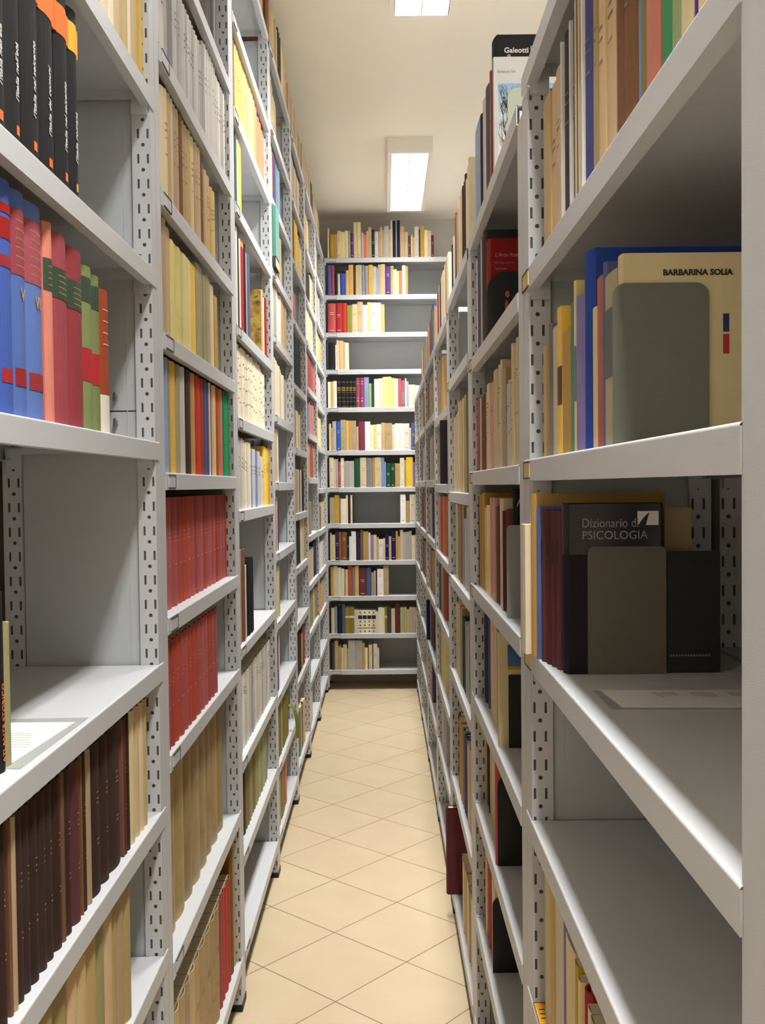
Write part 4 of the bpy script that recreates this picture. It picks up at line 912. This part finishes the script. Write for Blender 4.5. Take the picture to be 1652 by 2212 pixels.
# -- volumes that stand out from their shelves
solo('R3', 3.574, 0.030, SH_['R3'][6], 0.318, 0.24, 'mr', 'hardback', 0.2130, 'maroon volume jutting out into the aisle near the floor, right side')
solo('R4', 3.735, 0.030, SH_['R4'][2], 0.240, 0.20, 'bk', 'hardback', 0.2130, 'black volume jutting out at eye level from the fourth right bay')
solo('R5', 5.600, 0.030, SH_['R5'][5], 0.225, 0.18, 'nv', 'hardback', 0.2330, 'navy volume jutting out low down beside the end wall bookcase')
# ------------------------------------------------------------------ papers and cards
def sheet(name, pts, z, mat, label, cat, lines=()):
    x0 = sum(p[0] for p in pts)/4; y0 = sum(p[1] for p in pts)/4
    r = empty(name, (x0, y0, z)); tag(r, label, cat)
    m = MB(); P = [(p[0]-x0, p[1]-y0) for p in pts]; m.prism(P, 0.0002, 0.0008); m.obj('paper', mat, r)
    if lines:
        m = MB()
        for (xa, ya, xb, yb, w) in lines:
            d = math.hypot(xb-xa, yb-ya); nx, ny = -(yb-ya)/d*w, (xb-xa)/d*w
            m.face([(xa-x0-nx, ya-y0-ny, 0.0011), (xb-x0-nx, yb-y0-ny, 0.0011), (xb-x0+nx, yb-y0+ny, 0.0011), (xa-x0+nx, ya-y0+ny, 0.0011)])
        m.obj('printed_lines', DIM, r)
    return r
ln = []; rs = random.Random(2)
for cx in (0.345, 0.405, 0.47):
    for i in range(7):
        x = cx+i*0.0045; ln.append((x, 1.385-rs.uniform(0, 0.01), x+0.0015, 1.325+rs.uniform(0, 0.02), 0.0008))
SLEEVE = plain('plastic_sleeve_border', (172, 174, 172), rough=0.25)
# plastic sleeve with printed sheet, right shelf under the dictionary
def ccw(p): return p
sheet('document_sleeve', [(0.2720, 1.300), (0.2720, 1.190), (0.500, 1.180), (0.500, 1.290)], z3, SLEEVE, 'plastic sleeve lying on the right-hand shelf before the black dictionary', 'document')
sheet('printed_sheet', [(0.2810, 1.298), (0.2860, 1.196), (0.497, 1.186), (0.497, 1.288)], z3+0.001, CARD, 'printed sheet in a plastic sleeve before the black dictionary', 'document',
      [(x0_+i*0.0042, 1.282-rs.uniform(0, 0.008), x0_+i*0.0042+0.002, 1.245+rs.uniform(0, 0.012), 0.0006) for x0_ in (0.345, 0.392, 0.44) for i in range(7)])
z5 = SH_['L1'][5]
sheet('document_sleeve', [(-0.690, 1.235), (-0.4520, 1.215), (-0.4480, 1.485), (-0.690, 1.475)], z5, SLEEVE, 'plastic sleeve lying on the half empty left shelf', 'document')
sheet('printed_sheet', [(-0.680, 1.245), (-0.4700, 1.240), (-0.4580, 1.452), (-0.680, 1.455)], z5+0.001, CARD, 'white printed sheet lying on the half empty left shelf', 'document',
      [(-0.535+i*0.004, 1.39-i*0.012, -0.497+i*0.0035, 1.385-i*0.012, 0.0005) for i in range(7)])
# cards lying on the low shelves at their left ends
def shelf_card(x0, x1, y0, y1, z, mat, label):
    r = empty('shelf_label', (x0, y0, z)); tag(r, label, 'label', 'shelf label cards on the right-hand rack')
    m = MB(); m.box(0, x1-x0, 0, y1-y0, 0.0002, 0.0010); m.obj('card', mat, r)
    m = MB(); w = x1-x0; d = y1-y0; e = 0.0012
    for a in ((0, w, 0, e), (0, w, d-e, d), (0, e, 0, d), (w-e, w, 0, d)): m.box(*a, 0.0010, 0.0013)
    for i in range(3): m.box(w*0.3, w*0.75, d*(0.25+0.2*i), d*(0.25+0.2*i)+0.003, 0.0010, 0.0012)
    m.obj('printed_frame', INK, r)
shelf_card(0.2395, 0.2600, 1.565, 1.632, SH_['R1'][5], ORANGE_CARD, 'orange label card on the front of a low shelf, nearest right bay')
shelf_card(0.2395, 0.2600, 2.660, 2.725, SH_['R2'][4], CARD, 'white label card on the fifth shelf of the second right bay')
shelf_card(0.2395, 0.2600, 2.660, 2.725, SH_['R2'][5], CARD, 'white label card on the sixth shelf of the second right bay')
shelf_card(0.2395, 0.2600, 2.660, 2.725, SH_['R2'][6], CARD, 'white label card marked in pen on the seventh shelf, second right bay')

# teal box standing on a flat book, left rack
o = MB(); o.box(LX-0.20, LX+0.012, 4.046, 4.175, SH_['L4'][3]+0.0003, SH_['L4'][3]+0.044, 0); o.box(LX-0.195, LX+0.0125, 4.048, 4.173, SH_['L4'][3]+0.006, SH_['L4'][3]+0.038, 1)
tag(o.obj('hardback_book', [cm('dg', True), PAGES]), 'dark grey book lying flat under the teal box file, left rack', 'book')
o = MB(); z_ = SH_['L4'][3]+0.0446
o.box(LX-0.20, LX+0.014, 4.048, 4.168, z_, z_+0.204, 0)
bx = o.obj('box_file', cm('te', True)); tag(bx, 'teal box file jutting out on the left rack, fourth bay', 'box file')
# loose olive binding tape hanging out over the shelf, low in the fourth left bay
m = MB(); y_ = 4.62; pts = [(LX-0.02, 0.130), (LX-0.004, 0.122), (LX+0.010, 0.104), (LX+0.018, 0.072), (LX+0.022, 0.030), (LX+0.022, -0.030)]
for (xa, za), (xb, zb) in zip(pts, pts[1:]):
    zz = SH_['L4'][10]
    m.face([(xa-0.006, y_-0.010, zz+za), (xb-0.006, y_-0.010, zz+zb), (xb+0.008, y_+0.010, zz+zb), (xa+0.008, y_+0.010, zz+za)])
    m.face([(xa-0.0055, y_-0.0105, zz+za), (xa+0.0085, y_+0.0095, zz+za), (xb+0.0085, y_+0.0095, zz+zb), (xb-0.0055, y_-0.0105, zz+zb)])
tag(m.obj('binding_tape', cm('ol', True)), 'loose olive tape hanging out beside the olive volumes, low on the left', 'tape')
